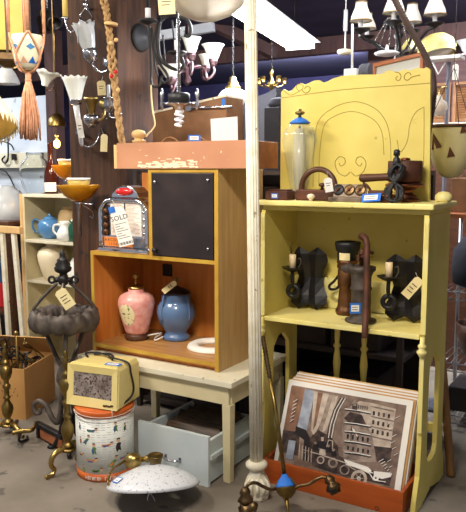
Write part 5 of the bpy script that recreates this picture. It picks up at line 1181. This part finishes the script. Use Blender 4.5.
# glass column pendant with spiral bulb
gd = 3.6; gc = D(179, 104, gd); b = thing('spiral_bulb_pendant', 'beaded glass rod pendant with black collar and white spiral bulb above the salmon drawer', 'pendant lamp', D(180, 126, gd))
MB(T(gc)).lathe([(.045, 0), (.056, .004), (.058, .05), (.05, .056), (.02, .06)], n=30).build('collar', 'black', b)
MB(T(gc)).lathe([(.03, -.03), (.036, -.012), (.075, -.003), (.075, -.0005), (.02, 0)], n=30).build('reflector', 'silver', b)
k = MB(T(gc)); pts = [(.02*cos(a*.5), .02*sin(a*.5), -.035-a*.0022) for a in range(38)]; k.tube(pts, .007, 8); k.tube([(0, 0, -.03), (0, 0, -.05)], .02, 12); k.build('bulb', 'cfl', b)
k = MB(); ztop_ = D(180, 20, gd).z
for i in range(34):
    z = gc.z+.062+i*(ztop_-gc.z-.062)/34; k.ball((gc.x, gc.y, z), (.011, .011, .0085), 10)
k.build('bead_column', 'glass', b)
k = MB().tube([gc+Vector((0, 0, .058)), Vector((gc.x, gc.y, HT))], .004, 8); k.build('rod', 'silver', b)
for dx in (-.09, .095):
    q_ = gc+Vector((RT.x*dx, RT.y*dx, .0)); k = MB(T(q_)); k.lathe([(.006, -.03), (.012, -.01), (.008, .03), (.012, .05), (.004, .08)], n=10); k.tube([(0, 0, 0), (gc.x-q_.x, gc.y-q_.y, .01)], .005); k.build('side_arm', 'silver', b)
# ---------------- plum chandelier with white glass shades
cd_ = 4.5; hubp = D(187, 70, cd_); b = thing('plum_chandelier', 'silver and plum chandelier with upturned white glass shades behind the black iron coils', 'chandelier', hubp+Vector((0, 0, -.1)))
MB(T(hubp)).lathe([(.01, -.1), (.03, -.07), (.02, -.04), (.045, 0), (.03, .04), (.018, .08), (.03, .1), (.015, .14), (.01, .3)], n=20).build('hub', 'purple', b)
def wshade(px, y0, y1, wtop, d):
    q_ = D(px, y1, d); h_ = D(px, y0, d).z-q_.z; w_ = wtop*S(d)/2
    MB(T(q_)).shell([(w_*.42, 0), (w_*.5, h_*.15), (w_*.66, h_*.5), (w_*.86, h_*.85), (w_, h_)], .004, n=32).build('shade', 'opal', b)
    MB(T(q_)).lathe([(.010, -.05), (.022, -.04), (.03, -.015), (.028, .001)], n=18).build('cup', 'purple', b); return q_
for px, y0, y1, w_, dd_, mid in ((191.5, 38, 53, 20, 4.35, (190, 72)), (213, 45, 59, 23, 4.45, (203, 76)), (206, 55, 66, 16, 4.7, (200, 74)), (171, 66, 77, 28, 4.25, (178, 82))):
    q_ = wshade(px, y0, y1, w_, dd_); k = MB(); tube_s(k, [hubp, D(mid[0], mid[1]-8, (dd_+cd_)/2), D(mid[0]+(px-mid[0])*.4, mid[1]+3, dd_), D(px+1, y1+14, dd_), q_+Vector((0, 0, -.045))], .009); k.build('arm', 'purple', b)
chain(hubp+Vector((0, 0, .3)), .007, 'chain', b, 'silver')
# ---------------- alabaster bowl light
ab = D(206, 21, 3.2); b = thing('alabaster_bowl_light', 'large pale alabaster glass bowl ceiling light with paper tag at the top of the photo', 'ceiling light', ab)
MB(T(ab)).shell([(0.001, 0), (.06, .006), (.12, .03), (.17, .07), (.195, .11), (.2, .125)], .006, n=48).build('bowl', 'alabaster', b)
MB(T(ab)).torus(.2, .008, T(0, 0, .126), n=48).build('rim', 'brass', b)
k = MB(T(ab)).tube([(0, 0, .006), (0, 0, CZ-ab.z)], .008); k.build('rod', 'brass', b)
for a in range(3):
    k = MB(); k.tube([ab+Vector((.198*cos(a*2.1), .198*sin(a*2.1), .126)), Vector((ab.x, ab.y, min(CZ-.02, ab.z+.42)))], .003); k.build('chain', 'brass', b)
hang_tag(b, facing(D(166.5, 4, 3.08), math.radians(4)), .075, .09, 'manila', D(166, -6, 3.1), lines=2)
# ---------------- fluorescent fixture
fe = F(301, 46, 2.43); dirn = Vector((-sin(math.radians(11)), cos(math.radians(11)), 0)); 
FM = Matrix(((dirn.y, dirn.x, 0, 0), (-dirn.x, dirn.y, 0, 0), (0, 0, 1, 0), (0, 0, 0, 1))); FM = T(fe) @ FM       # local y runs away along the fixture
b = thing('fluorescent_light', 'long white two tube fluorescent ceiling fixture switched on', 'ceiling light', fe+dirn*-.65)
LF = 1.5
hs = MB(FM); hs.prism([(-.05, .10), (.05, .10), (.06, .05), (.15, .02), (.15, .014), (-.15, .014), (-.15, .02), (-.06, .05)], 0, LF, Matrix(((1,0,0,0),(0,0,-1,0),(0,1,0,0),(0,0,0,1)))); hs.build('housing', 'whitemetal', b)
for x in (-.075, .075): MB(FM).tube([(x, -.02, -.008), (x, -LF+.02, -.008)], .02, 12).build('tube', 'tube', b, label='glowing fluorescent tube')
for y_ in (-.02, -LF+.02):
    MB(FM).box((-.11, y_-.01, -.03), (.11, y_+.01, .0139)).build('end_socket', 'whitemetal', b)
for y_ in (-.2, -LF+.2):
    k = MB(FM).tube([(0, y_, .1), (0, y_, CZ-fe.z)], .004, 6); k.build('hanger', 'iron', b)
# ---------------- white opal pendant, brass chandelier
c = D(233, 105, 4.4); b = thing('opal_pendant', 'white opal glass pendant with stepped brass cap left of the fluted column', 'pendant lamp', c)
MB(T(c)).shell([(.085, 0), (.098, .03), (.096, .06), (.07, .09), (.045, .10)], .005, n=32).build('shade', 'opal', b)
MB(T(c)).lathe([(.05, .10), (.05, .112), (.034, .125), (.034, .14), (.022, .155), (.022, .17), (.01, .18)], n=24).build('cap', 'brass', b); chain(c+Vector((0, 0, .18)), .006, 'chain', b)
c = D(271.5, 84, 5.15); b = thing('brass_chandelier', 'small brass chandelier on a chain above the yellow backboard left corner', 'chandelier', c+Vector((0, 0, -.1)))
MB(T(c)).lathe([(.004, -.06), (.014, -.04), (.03, -.01), (.034, .01), (.016, .03), (.01, .06), (.018, .08), (.01, .11)], n=20).build('hub', 'brass', b); chain(c+Vector((0, 0, .11)), .007, 'chain', b)
for i in range(5):
    a = YAW+.2+i*2*PI/5; dv = Vector((cos(a), sin(a), 0)); k = MB(); tube_s(k, [c, c+dv*.05+Vector((0, 0, -.02)), c+dv*.1+Vector((0, 0, .0))], .005); k.build('arm', 'brass', b)
    MB(T(c+dv*.1)).lathe([(.008, -.004), (.02, .002), (.016, .01), (.016, .045), (.018, .046)], n=12).build('cup', 'brass', b)
# ---------------- black chandelier with white cloth shades
bd2 = 4.0; hub = D(398, 57, bd2); b = thing('black_shaded_chandelier', 'black iron chandelier with small white cloth shades above the yellow hutch', 'chandelier', hub+Vector((0, 0, -.04)))
k = MB(T(hub)); k.lathe([(.01, -.04), (.03, -.02), (.02, 0), (.018, .1), (.03, .12), (.014, .14), (.014, .3)], n=18); k.tube([(0, 0, .3), (0, 0, CZ-hub.z)], .009); k.build('column', 'iron', b)
def cone_shade(px, y0, y1, wt, wb, d, arm=None):
    q_ = D(px, y1, d); h_ = D(px, y0, d).z-q_.z; s2 = S(d)/2
    o = MB(T(q_)).shell([(wb*s2, 0), (wb*s2*.86+wt*s2*.14, h_*.25), (wt*s2*1.12, h_*.75), (wt*s2, h_)], .003, n=24, flute=.015, fn=6).build('shade', 'shadecloth', b)
    MB(T(q_)).torus(wb*s2, .004, n=24, k=6).build('hem_cord', 'trimcord', o); MB(T(q_)).torus(wt*s2, .004, T(0, 0, h_), n=24, k=6).build('hem_cord', 'trimcord', o)
    k = MB(T(q_)); k.lathe([(.006, -.075), (.02, -.065), (.05, -.05), (.055, -.044), (.02, -.04)], n=18); k.build('cup', 'iron', b)
    MB(T(q_)).lathe([(.013, -.0399), (.013, h_*.45), (.008, h_*.5)], n=12).build('candle_sleeve', 'whitemetal', b)
    if arm:
        k = MB(); tube_s(k, [hub+Vector((0, 0, .03))]+[D(x, y_, d+(bd2-d)*t_) for x, y_, t_ in arm]+[q_+Vector((0, 0, -.07))], .009); k.build('arm', 'iron', b)
cone_shade(361, 3, 21, 11, 21, 3.85, [(385, 55, .6), (375, 44, .3), (363, 38, .1)])
cone_shade(367, 14, 29, 9, 18, 4.25, [(390, 52, .7), (378, 44, .4)])
cone_shade(394, -6, 13, 11, 21, 3.75, [(400, 45, .6), (396, 28, .1)])
cone_shade(412, 5, 23, 10, 19, 4.2, [(404, 52, .6), (410, 42, .3)])
cone_shade(435, -4, 15, 11, 22, 3.85, [(408, 56, .6), (418, 42, .4), (428, 30, .1)])
k = MB()
for (x0_, y0_), (x1_, y1_) in (((388, 18), (372, 44)), ((388, 18), (380, 45)), ((391, 20), (389, 46)), ((402, 20), (410, 50))):
    a_, e_ = D(x0_, y0_, bd2-.1), D(x1_, y1_, bd2-.1)
    for i in range(13): k.ball(tuple(a_+(e_-a_)*(i/12)), .0055, 8)
    k.tube([a_, e_], .0015, 4)
k.tube([D(388, 18, bd2-.1), D(402, 20, bd2-.1)], .004, 6)
k.build('bead_swag', 'glass', b)
q_ = D(387, 54, bd2-.15); k = MB(T(q_)); k.lathe([(.03, -.012), (.065, -.004), (.07, .006), (.05, .014), (.012, .02), (.006, .05)], n=26)
k.tube([(0, 0, .045), tuple(D(389, 46, bd2-.1)-q_)], .002); k.build('glass_pan', 'whitemetal', b, label='white round pan')
# yellow dome lamp behind
c = D(437, 51, 4.5); b = thing('yellow_dome_lamp', 'pale yellow dome lamp with white underside hanging right of the black chandelier', 'pendant lamp', c)
DM2 = aim(c, Vector((-RT.x*.12, -RT.y*.12, 1))+FW*.25)
MB(DM2).shell([(.115, -.03), (.118, 0), (.125, .01), (.115, .055), (.08, .09), (.04, .105), (.02, .11)], .004, n=36).build('shade', 'yellowshade', b)
MB(DM2).lathe([(0, -.032), (.06, -.03), (.11, -.012), (.112, .0)], n=30).build('diffuser', 'opal', b); rod(DM2 @ Vector((0, 0, .105)), .004, b, 'iron')
c = D(411, 50, 5.0); b = thing('yellow_cone_lamp', 'small yellow and white cone lamp half behind the brown vine', 'pendant lamp', c)
MB(T(c)).shell([(.075, 0), (.07, .02), (.045, .06), (.015, .085)], .004, n=28).build('shade', 'yellowshade', b); MB(T(c)).lathe([(0, -.002), (.055, -.001), (.068, .004)], n=24).build('diffuser', 'opal', b); rod(c+Vector((0, 0, .08)), .003, b, 'iron')
c = D(470, 55, 4.2); b = thing('blue_white_shade', 'pale bluish white glass shade cut by the right edge of the photo', 'pendant lamp', c)
MB(T(c)).shell([(.03, 0), (.05, .03), (.06, .055), (.085, .085)], .004, n=30).build('shade', 'opalgrey', b); k = MB(); k.tube([c+Vector((0, 0, 0)), Vector((c.x, c.y, HT))], .004); k.build('rod', 'iron', b)
# white stand lamp and white pendant
c = D(345, 52, 4.4); b = thing('white_saucer_pendant', 'white saucer shaped pendant on a white tube above the middle of the backboard', 'pendant lamp', c)
MB(T(c)).lathe([(.012, -.02), (.04, -.014), (.05, 0), (.045, .012), (.012, .02)], n=28).build('saucer', 'creamtop', b)
k = MB(T(c)); k.tube([(0, 0, .02), (0, 0, .13)], .005); k.tube([(0, 0, .13), (0, 0, .26)], .013, 10); k.tube([(0, 0, .26), (0, 0, CZ-c.z)], .004); k.build('stem', 'whitemetal', b)
# ---------------- brown vine hose
vd = 3.3
vp = TP([(388, -16), (395, 0), (404, 18), (412, 32), (421, 48), (428, 62), (432.5, 76), (433.5, 92), (432, 108), (430.5, 122), (429, 136)], vd)
vp = [Vector((vp[0].x-.03, vp[0].y, CZ))]+vp
k = MB(); sp = smooth_path(vp, 12); k.tube(sp, [(.014+.003*(i % 2))*(1 if i < len(sp)-25 else .55+.45*(len(sp)-i)/25) for i in range(len(sp))], 10)
solo(k, 'wrapped_vine', 'brownhose', 'thick brown wrapped vine curving down from the ceiling past the right end of the backboard', 'vine')
# ================================================================== rack and goods behind the cabinets
rx0, rx1, ry0, ry1, rz = -2.74, -1.02, 3.36, 3.8, 1.5
b = thing('dark_rack', 'tall dark storage rack standing behind the two cabinets', 'rack', ((rx0+rx1)/2, 3.6, 0))
for z in (.06, .55, 1.03, rz): MB().box((rx0, ry0, z-.025), (rx1, ry1, z)).build('shelf', 'blackwood', b)
for x in (rx0-.0001, (rx0+rx1)/2, rx1-.03):
    for y_ in (ry0-.0301, ry1+.0001): MB().box((x, y_, 0), (x+.03, y_+.03, rz)).build('post', 'blackwood', b)
MB().box((rx0, ry1+.0302, .03), (rx1, ry1+.045, rz)).build('back_panel', 'blackwood', b)
x = rx0+.08
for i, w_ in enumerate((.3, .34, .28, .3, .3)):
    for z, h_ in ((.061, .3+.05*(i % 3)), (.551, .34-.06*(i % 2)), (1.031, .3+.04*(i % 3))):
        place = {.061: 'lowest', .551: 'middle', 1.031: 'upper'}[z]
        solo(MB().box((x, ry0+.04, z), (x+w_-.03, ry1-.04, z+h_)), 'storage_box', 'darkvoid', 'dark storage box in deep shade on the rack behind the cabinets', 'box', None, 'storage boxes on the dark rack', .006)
    x += w_
# tipped brown crate
p0, p1 = P(165, 111, 3.45), P(228, 97, 3.45); cb = MB()
cb.prism([(p0.x-.08, rz+.0005), (p1.x, rz+.0005), (p1.x, p1.z), (p0.x-.08, p0.z-.015)], -3.62, -3.43, RXZ)
b = thing('brown_crate', 'brown wooden crate side with white top edge and blue tape behind the salmon drawer', 'crate', ((p0.x+p1.x)/2, 3.5, rz))
cb.build('body', 'louver', b)
k = MB(); k.prism([(p0.x-.08, p0.z-.0149), (p1.x, p1.z+.0001), (p1.x, p1.z+.012), (p0.x-.08, p0.z-.002)], -3.62, -3.425, RXZ); k.build('white_edge', 'whitepaint', b)
k = MB(); k.box((p1.x-.03, 3.4285, p1.z-.05), (p1.x-.008, 3.4299, p1.z-.01)); k.build('tape', 'tape', b)
k = MB(); k.tube([P(190, 108, 3.42), P(232, 107, 3.42)], .008); k.box((P(186, 0, 3.42).x, 3.412, P(186, 111, 3.42).z), (P(191, 0, 3.42).x, 3.4295, P(186, 105, 3.42).z)); k.build('rail', 'silver', b)
# grey felt headboard silhouette
g_ = [(236, 172), (237, 125), (240, 110), (247, 101), (256, 97), (266, 94), (276.5, 88), (277.5, 94), (275, 103), (270, 113), (267, 128), (267, 145), (269, 172)]
gp = [P(a, e_, 3.66) for a, e_ in g_]; k = MB(); k.prism([(q.x, max(q.z, rz+.0005)) for q in gp], -3.79, -3.65, RXZ)
solo(k, 'grey_chair_back', 'greyboard', 'curved grey upholstered chair back standing behind the fluted column', 'chair back')
k = MB().box((P(268, 0, 3.5).x, 3.46, rz+.0005), (P(284, 0, 3.5).x, 3.62, P(268, 108, 3.5).z)); k.lathe([(.05, 0), (.06, .02), (.05, .05), (.02, .06)], T(P(276, 0, 3.5).x, 3.54, P(268, 108, 3.5).z-.001), n=20)
solo(k, 'black_case', 'blackcloth', 'tall black case on the rack between chair back and yellow backboard', 'case', bevel=.006)
# framed canvas behind the backboard
b = thing('framed_canvas', 'brown framed grey canvas leaning behind the right side of the yellow backboard', 'canvas', (-1.15, 3.5, rz))
c0, c1 = P(374, 64, 3.5), P(424, 52, 3.5); 
k = MB(); pts = [(c0.x, rz+.001), (c1.x, rz+.001), (c1.x, c1.z), (c0.x, c0.z)]; k.prism([(x+(.014 if i in (0, 3) else -.014), z-(.016 if i > 1 else -.016)) for i, (x, z) in enumerate(pts)], -3.52, -3.5, RXZ); k.build('canvas', 'greypaper', b)
k = MB(); k.prism([(c0.x, c0.z-.018), (c1.x, c1.z-.018), (c1.x, c1.z), (c0.x, c0.z)], -3.53, -3.485, RXZ); k.build('top_rail', 'redwood', b)
MB().box((c0.x, 3.485, rz+.0005), (c0.x+.0139, 3.53, c0.z-.019)).build('side_rail', 'redwood', b); MB().box((c1.x-.0139, 3.485, rz+.0005), (c1.x, 3.53, c1.z-.019)).build('side_rail', 'redwood', b)
c = P(352, 76, 3.5); b = thing('white_stand_lamp', 'thin white upright lamp stand with square white box behind the backboard', 'lamp stand', (c.x, c.y, rz+.0005))
MB().box((c.x-.035, c.y-.03, rz+.0005), (c.x+.035, c.y+.03, c.z+.035)).build('box', 'whitemetal', b, .003); k = MB().tube([(c.x, c.y, c.z+.035), P(352.5, 24, 3.5)], .0065); k.build('stem', 'whitemetal', b)
c = P(366, 76, 3.55); k = MB()
for i in range(4): k.lathe([(.05, -.008), (.055, 0), (.05, .008)], T(c.x+.012*(i-1.5), c.y, c.z+.01) @ R(PI/2, 'Y'), n=24)
k.box((c.x-.03, c.y-.04, rz+.0005), (c.x+.03, c.y+.04, c.z-.03))
solo(k, 'grey_reel', 'greyboard', 'small grey ribbed reel between the lamp stand and the framed canvas', 'reel')
# ================================================================== right side: parchment shade, bracket lamp, wire rack
c = P(450, 178, 3.6); b = thing('parchment_shade', 'upside down cream parchment dome shade with brown triangle patches at the right edge', 'lamp shade', c)
Rp = 22*S(3.8)*1.02
MB(T(c)).shell([(.02, 0), (.05, .012), (.09, .07), (.115, .15), (.128, .24), (.13, .255)], .004, n=12).build('shell', 'parchment', b)
def par_r(z): 
    zz = [(0, .02), (.012, .05), (.07, .09), (.15, .115), (.24, .128), (.26, .13)]
    for (z0, r0), (z1, r1) in zip(zz, zz[1:]):
        if z0 <= z <= z1: return r0+(r1-r0)*(z-z0)/(z1-z0)
    return .13
fa = -PI/2+YAW-.26
for a0, zc, s3 in ((fa-.75, .17, 1.5), (fa-.05, .12, 1.0), (fa+.4, .235, .8)):
    pts = [(a0-.17*s3, zc-.02*s3), (a0+.2*s3, zc-.012*s3), (a0-.05, zc+.035*s3)]
    k = MB(T(c)); k.add([((par_r(z)+.003)*cos(a), (par_r(z)+.003)*sin(a), z) for a, z in pts], [(0, 1, 2)])
    o = k.build('triangle_patch', 'cutout', b); so = o.modifiers.new('t', 'SOLIDIFY'); so.thickness = .002
MB(T(c)).torus(.13, .009, T(0, 0, .258), n=36).build('rim', 'darkwood', b)
for a in range(3):
    k = MB(); k.tube([c+Vector((.13*cos(a*2.1+1), .13*sin(a*2.1+1), .258)), Vector((c.x, c.y, c.z+.55)), Vector((c.x, c.y, HT))] if a == 0 else [c+Vector((.13*cos(a*2.1+1), .13*sin(a*2.1+1), .258)), Vector((c.x, c.y, c.z+.55))], .002, 5); k.build('hanging_wire', 'iron', b)
c = P(447, 108, 4.3); b = thing('bracket_lamp', 'white metal bracket lamp with small pinkish glass shade on a thin blue grey post', 'lamp', (c.x, c.y, 0))
MB(T(c.x, c.y, 0)).tube([(0, 0, 0), (0, 0, P(447, 62, 4.3).z)], .012, 10).build('post', 'greyboard', b); MB(T(c.x, c.y, 0)).lathe([(.12, 0), (.12, .02), (.03, .04)], n=24).build('foot', 'greyboard', b)
k = MB(); z_ = P(447, 60, 4.3).z; k.cbox((c.x-.02, c.y, z_+.01), (.20, .12, .02)); k.tube([(c.x-.1, c.y, z_), (c.x-.06, c.y, z_-.08), (c.x-.02, c.y, z_-.015)], .006); k.tube([(c.x+.08, c.y-.03, z_+.02), (c.x+.13, c.y-.03, z_+.03), (c.x+.13, c.y+.03, z_+.03)], .006); k.build('bracket', 'whitemetal', b)
q_ = P(439, 108, 4.2); k = MB(T(q_)); k.lathe([(.012, -.05), (.034, -.035), (.05, 0), (.046, .03), (.02, .05), (.014, .075)], n=24); k.build('shade', 'alabaster', b)
k = MB(); tube_s(k, [q_+Vector((0, 0, .07)), q_+Vector((0, .03, .12)), Vector((c.x, c.y, q_.z+.13))], .005); k.build('arm', 'brass', b)
hang_tag(b, facing(P(455.5, 72, 4.15), 0), .035, .09, 'paper', P(455, 62, 4.2), lines=1)
# louvred cabinet at far right with top shelf
lx, ly = P(452, 0, 5.2).x, 5.2; zt_ = P(455, 126, 5.2).z
b = thing('louvred_cabinet', 'brown louvred shutter cabinet far behind at the right edge', 'cabinet', (lx+.4, ly+.15, 0))
MB().box((lx-.25, ly, 0), (lx+.9, ly+.3, zt_)).build('base', 'darkwood', b); MB().box((lx-.28, ly-.02, zt_+.0001), (lx+.93, ly+.32, zt_+.025)).build('top', 'whitepaint', b)
z2_ = P(455, 84, 5.2).z
for i, xx_ in enumerate((lx-.2, lx+.02, lx+.24, lx+.46)):
    k = MB(); k.box((xx_, ly+.05, zt_+.0255), (xx_+.02, ly+.09, z2_)); k.box((xx_+.18, ly+.05, zt_+.0255), (xx_+.2, ly+.09, z2_)); k.box((xx_, ly+.05, z2_), (xx_+.2, ly+.09, z2_+.02))
    for j in range(14): z = zt_+.04+j*(z2_-zt_-.05)/14; k.cbox((0, 0, 0), (.16, .006, .022), T(xx_+.1, ly+.07, z+.008) @ R(.6, 'X'))
    k.build('shutter', 'louver', b)
# wire rack with black bags
wx0, wx1, wy0, wy1 = -1.0, .25, 3.95, 4.4
b = thing('wire_rack', 'chrome wire shelving rack standing behind the right side of the yellow hutch', 'rack', (-.4, 4.2, 0))
zsh = [P(455, y_, wy0).z for y_ in (416, 364, 292, 216)]
for x in (wx0, wx1):
    for y_ in (wy0, wy1): MB().tube([(x, y_, 0), (x, y_, zsh[-1]+.03)], .012, 8).build('post', 'wire', b)
for z in zsh[:3]:
    k = MB()
    for y_ in (wy0, wy1):
        for dz in (0, -.045): k.tube([(wx0, y_, z+dz), (wx1, y_, z+dz)], .0042, 6)
        n = 26
        k.tube([(wx0+(wx1-wx0)*i/n, y_, z-.045*(i % 2)) for i in range(n+1)], .003, 5)
    for i in range(34): x = wx0+(wx1-wx0)*i/33; k.tube([(x, wy0, z+.003), (x, wy1, z+.003)], .0025, 5)
    k.build('shelf', 'wire', b)
MB().box((wx0-.02, wy0-.02, zsh[3]-.012), (wx1+.02, wy1+.02, zsh[3]+.012)).build('top_board', 'redwood', b)
for i, x in enumerate((-.83, -.5, -.15)):
    z = zsh[2]+.0065
    lab = ('rounded black bag nearest the yellow hutch on the wire rack', 'rounded black bag second from the yellow hutch on the wire rack', 'rounded black bag farthest from the yellow hutch on the wire rack')[i]
    k = MB(T(x, 4.17, z)); k.lathe([(.10, 0), (.15, .02), (.16, .12), (.15, .22), (.10, .29), (.03, .31)], n=28); solo(k, 'black_bag', 'blackcloth', lab, 'bag', None, 'black bags on the wire rack')
    k = MB(T(x+.05, 4.17, zsh[1]+.0065)); k.shell([(.10, 0), (.13, .02), (.16, .12), (.165, .2)], .008, n=28)
    solo(k, 'brown_basket', 'darkwood', ('round brown basket nearest the yellow hutch on the wire rack', 'round brown basket second from the yellow hutch on the wire rack', 'round brown basket farthest from the yellow hutch on the wire rack')[i], 'basket', None, 'brown baskets on the wire rack')
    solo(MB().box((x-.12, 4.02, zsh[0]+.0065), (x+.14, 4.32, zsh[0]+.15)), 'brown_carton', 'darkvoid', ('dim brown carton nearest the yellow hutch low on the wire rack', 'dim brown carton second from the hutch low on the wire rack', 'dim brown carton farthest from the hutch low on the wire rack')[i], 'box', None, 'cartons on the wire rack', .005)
# goods standing on the rack's top board
z = zsh[3]+.0125
solo(MB().box((-1.0, 4.1, z), (-.84, 4.3, P(440, 178, 4.1).z)), 'tan_carton', 'louver', 'plain tan carton on top of the wire rack under the parchment shade', 'box', bevel=.004)
k = MB(T(-.76, 4.12, z)); k.lathe([(.05, 0), (.06, .03), (.05, .09), (.02, .13), (.0, .135)], n=14, flute=.12, fn=5); solo(k, 'pink_cloth', 'pinkcloth', 'crumpled magenta cloth on top of the wire rack beside the tan carton', 'cloth')
solo(MB().box((-.66, 4.05, z), (-.3, 4.35, z+.17)), 'brown_chest', 'redwood', 'brown wooden chest on top of the wire rack at the right edge', 'chest', bevel=.006)
wp0 = F(451, 477, 0); wp1 = D(440, 330, 3.5)
k = MB(aim(wp0, wp1-wp0)); L_ = (wp1-wp0).length; k.lathe([(.016, .003), (.02, .01), (.02, L_*.5), (.017, L_)], n=16)
solo(k, 'wooden_pole', 'poleyellow', 'worn round wooden pole leaning behind the right leg of the yellow hutch', 'pole')
# ================================================================== fringed floor lamp at the left edge
fd = 2.7; fc = D(-17, 128, fd); b = thing('fringed_lamp', 'cream fringed lampshade with straw yellow inside reaching in at the left edge', 'lamp', (fc.x-RT.x*.3, fc.y-RT.y*.3, 0))
SMf = aim(fc, Vector((-RT.x*.25, -RT.y*.25, 1))+FW*.35)
MB(SMf).shell([(.135, 0), (.128, .02), (.095, .10), (.06, .18), (.055, .19)], .004, n=40).build('shade', 'fringe', b)
MB(SMf).shell([(.129, .001), (.122, .02), (.09, .10), (.055, .18)], .002, n=40).build('lining', 'strawshade', b)
k = MB(SMf)
for i in range(40):
    a = 2*PI*i/40; k.add([(.136*cos(a-.07), .136*sin(a-.07), .004), (.136*cos(a+.07), .136*sin(a+.07), .004), (.132*cos(a), .132*sin(a), -.03), (.131*cos(a-.07), .131*sin(a-.07), .004), (.131*cos(a+.07), .131*sin(a+.07), .004)], [(0, 1, 2), (4, 3, 2), (0, 2, 3), (1, 4, 2), (0, 3, 4, 1)])
k.build('fringe', 'fringe', b)
k = MB(); fb_ = Vector((fc.x-RT.x*.3, fc.y-RT.y*.3, 0)); tube_s(k, [fb_+Vector((0, 0, .02)), fb_+Vector((0, 0, fc.z*.6)), fb_+Vector((0, 0, fc.z)), fb_+Vector((.05, .03, fc.z+.16)), SMf @ Vector((0, 0, .2)), SMf @ Vector((0, 0, .08))], .011, 10); k.build('pole', 'oldbrass', b)
MB(T(fb_)).lathe([(.13, 0), (.13, .012), (.05, .03), (.014, .05)], n=28).build('base', 'oldbrass', b)
# black cord looping over the white wall
k = MB(); tube_s(k, [P(-4, 168, 5.25), P(6, 172, 5.25), P(14, 186, 5.25), P(20, 204, 5.25), P(24, 232, 5.25)], .008); tube_s(k, [P(24, 232, 5.25), Vector((P(24, 232, 5.25).x, 5.25, .01))], .008)
solo(k, 'black_cable', 'cord', 'black cable curving down in front of the white wall at the left', 'cable')
b = thing('iron_wall_hook', 'black iron scroll hook fixed on the grey ledge of the white wall', 'hook', P(8, 158, 5.28))
k = MB(); tube_s(k, [P(8, 135, 5.26), P(8, 158, 5.26), P(5, 163, 5.26), P(2, 160, 5.26), P(5, 156, 5.26)], .009); tube_s(k, [P(-2, 140, 5.26), P(10, 144, 5.26), P(14, 150, 5.26)], .008); k.box((P(8, 0, 5.27).x-.02, 5.25, P(8, 160, 5.27).z), (P(8, 0, 5.27).x+.02, 5.289, P(8, 154, 5.27).z)); k.build('scroll', 'iron', b)
# ================================================================== light
w = bpy.data.worlds.new('world'); SC.world = w; w.use_nodes = True
w.node_tree.nodes['Background'].inputs['Color'].default_value = (.92, .94, 1, 1); w.node_tree.nodes['Background'].inputs['Strength'].default_value = .26
def area(name, loc, target, size, energy, col):
    l = bpy.data.lights.new(name, 'AREA'); l.shape = 'RECTANGLE'; l.size, l.size_y = size; l.energy = energy; l.color = col
    o = bpy.data.objects.new(name, l); COL.objects.link(o); o.location = loc
    d_ = Vector(target)-Vector(loc); o.rotation_euler = d_.to_track_quat('-Z', 'Y').to_euler(); return o
area('shop_lamp_left', (-2.9, 1.35, 2.77), (-2.5, 2.9, .5), (.9, .3), 62, (1, .91, .78))
area('shop_lamp_middle', (-1.0, 1.15, 2.77), (-1.3, 2.9, .6), (.7, .3), 62, (1, .91, .78))
area('shop_lamp_shelf', (-4.6, 2.5, 2.77), (-4.2, 3.6, .6), (.8, .3), 50, (1, .95, .88))
area('back_tube', tuple(fe+dirn*-.75+Vector((0, 0, -.05))), tuple(fe+dirn*-.75+Vector((0, 0, -2))), (.25, 1.4), 45, (.92, .95, 1))
area('back_fill_right', (-.4, 5.0, 2.77), (-.8, 6.2, 1.2), (1, .4), 110, (.95, .95, 1))  # added light, no lamp seen here; brightens the right background
area('chandelier_fill', (-.9, 3.32, 2.77), (-1.3, 4.6, 2.2), (.8, .25), 18, (1, .98, .95))  # added fill without a fixture, whitens the chandelier shades
area('back_lamp_left', (-6.6, 4.3, 2.77), (-6.6, 5.2, .5), (1.2, .4), 42, (.95, .97, 1))
area('back_fill_far', (-3.6, 7.2, 2.77), (-3.9, 8.6, 1.4), (1.6, .4), 130, (.85, .88, 1))  # unseen fill added to lift the dark back wall
pl_ = bpy.data.lights.new('warm_bulb', 'POINT'); pl_.energy = 6; pl_.color = (1, .6, .25); pl_.shadow_soft_size = .03
po = bpy.data.objects.new('warm_bulb', pl_); COL.objects.link(po); po.location = D(57, 152, 4.9)
for o in list(bpy.data.objects):
    if '_w' in o.keys(): del o['_w']
vs_ = SC.view_settings; vs_.view_transform = 'Standard'; vs_.look = 'None'; vs_.gamma = 1; vs_.use_curve_mapping = False; vs_.exposure = .45
SC.cycles.max_bounces = 8
SC.cycles.use_denoising = True
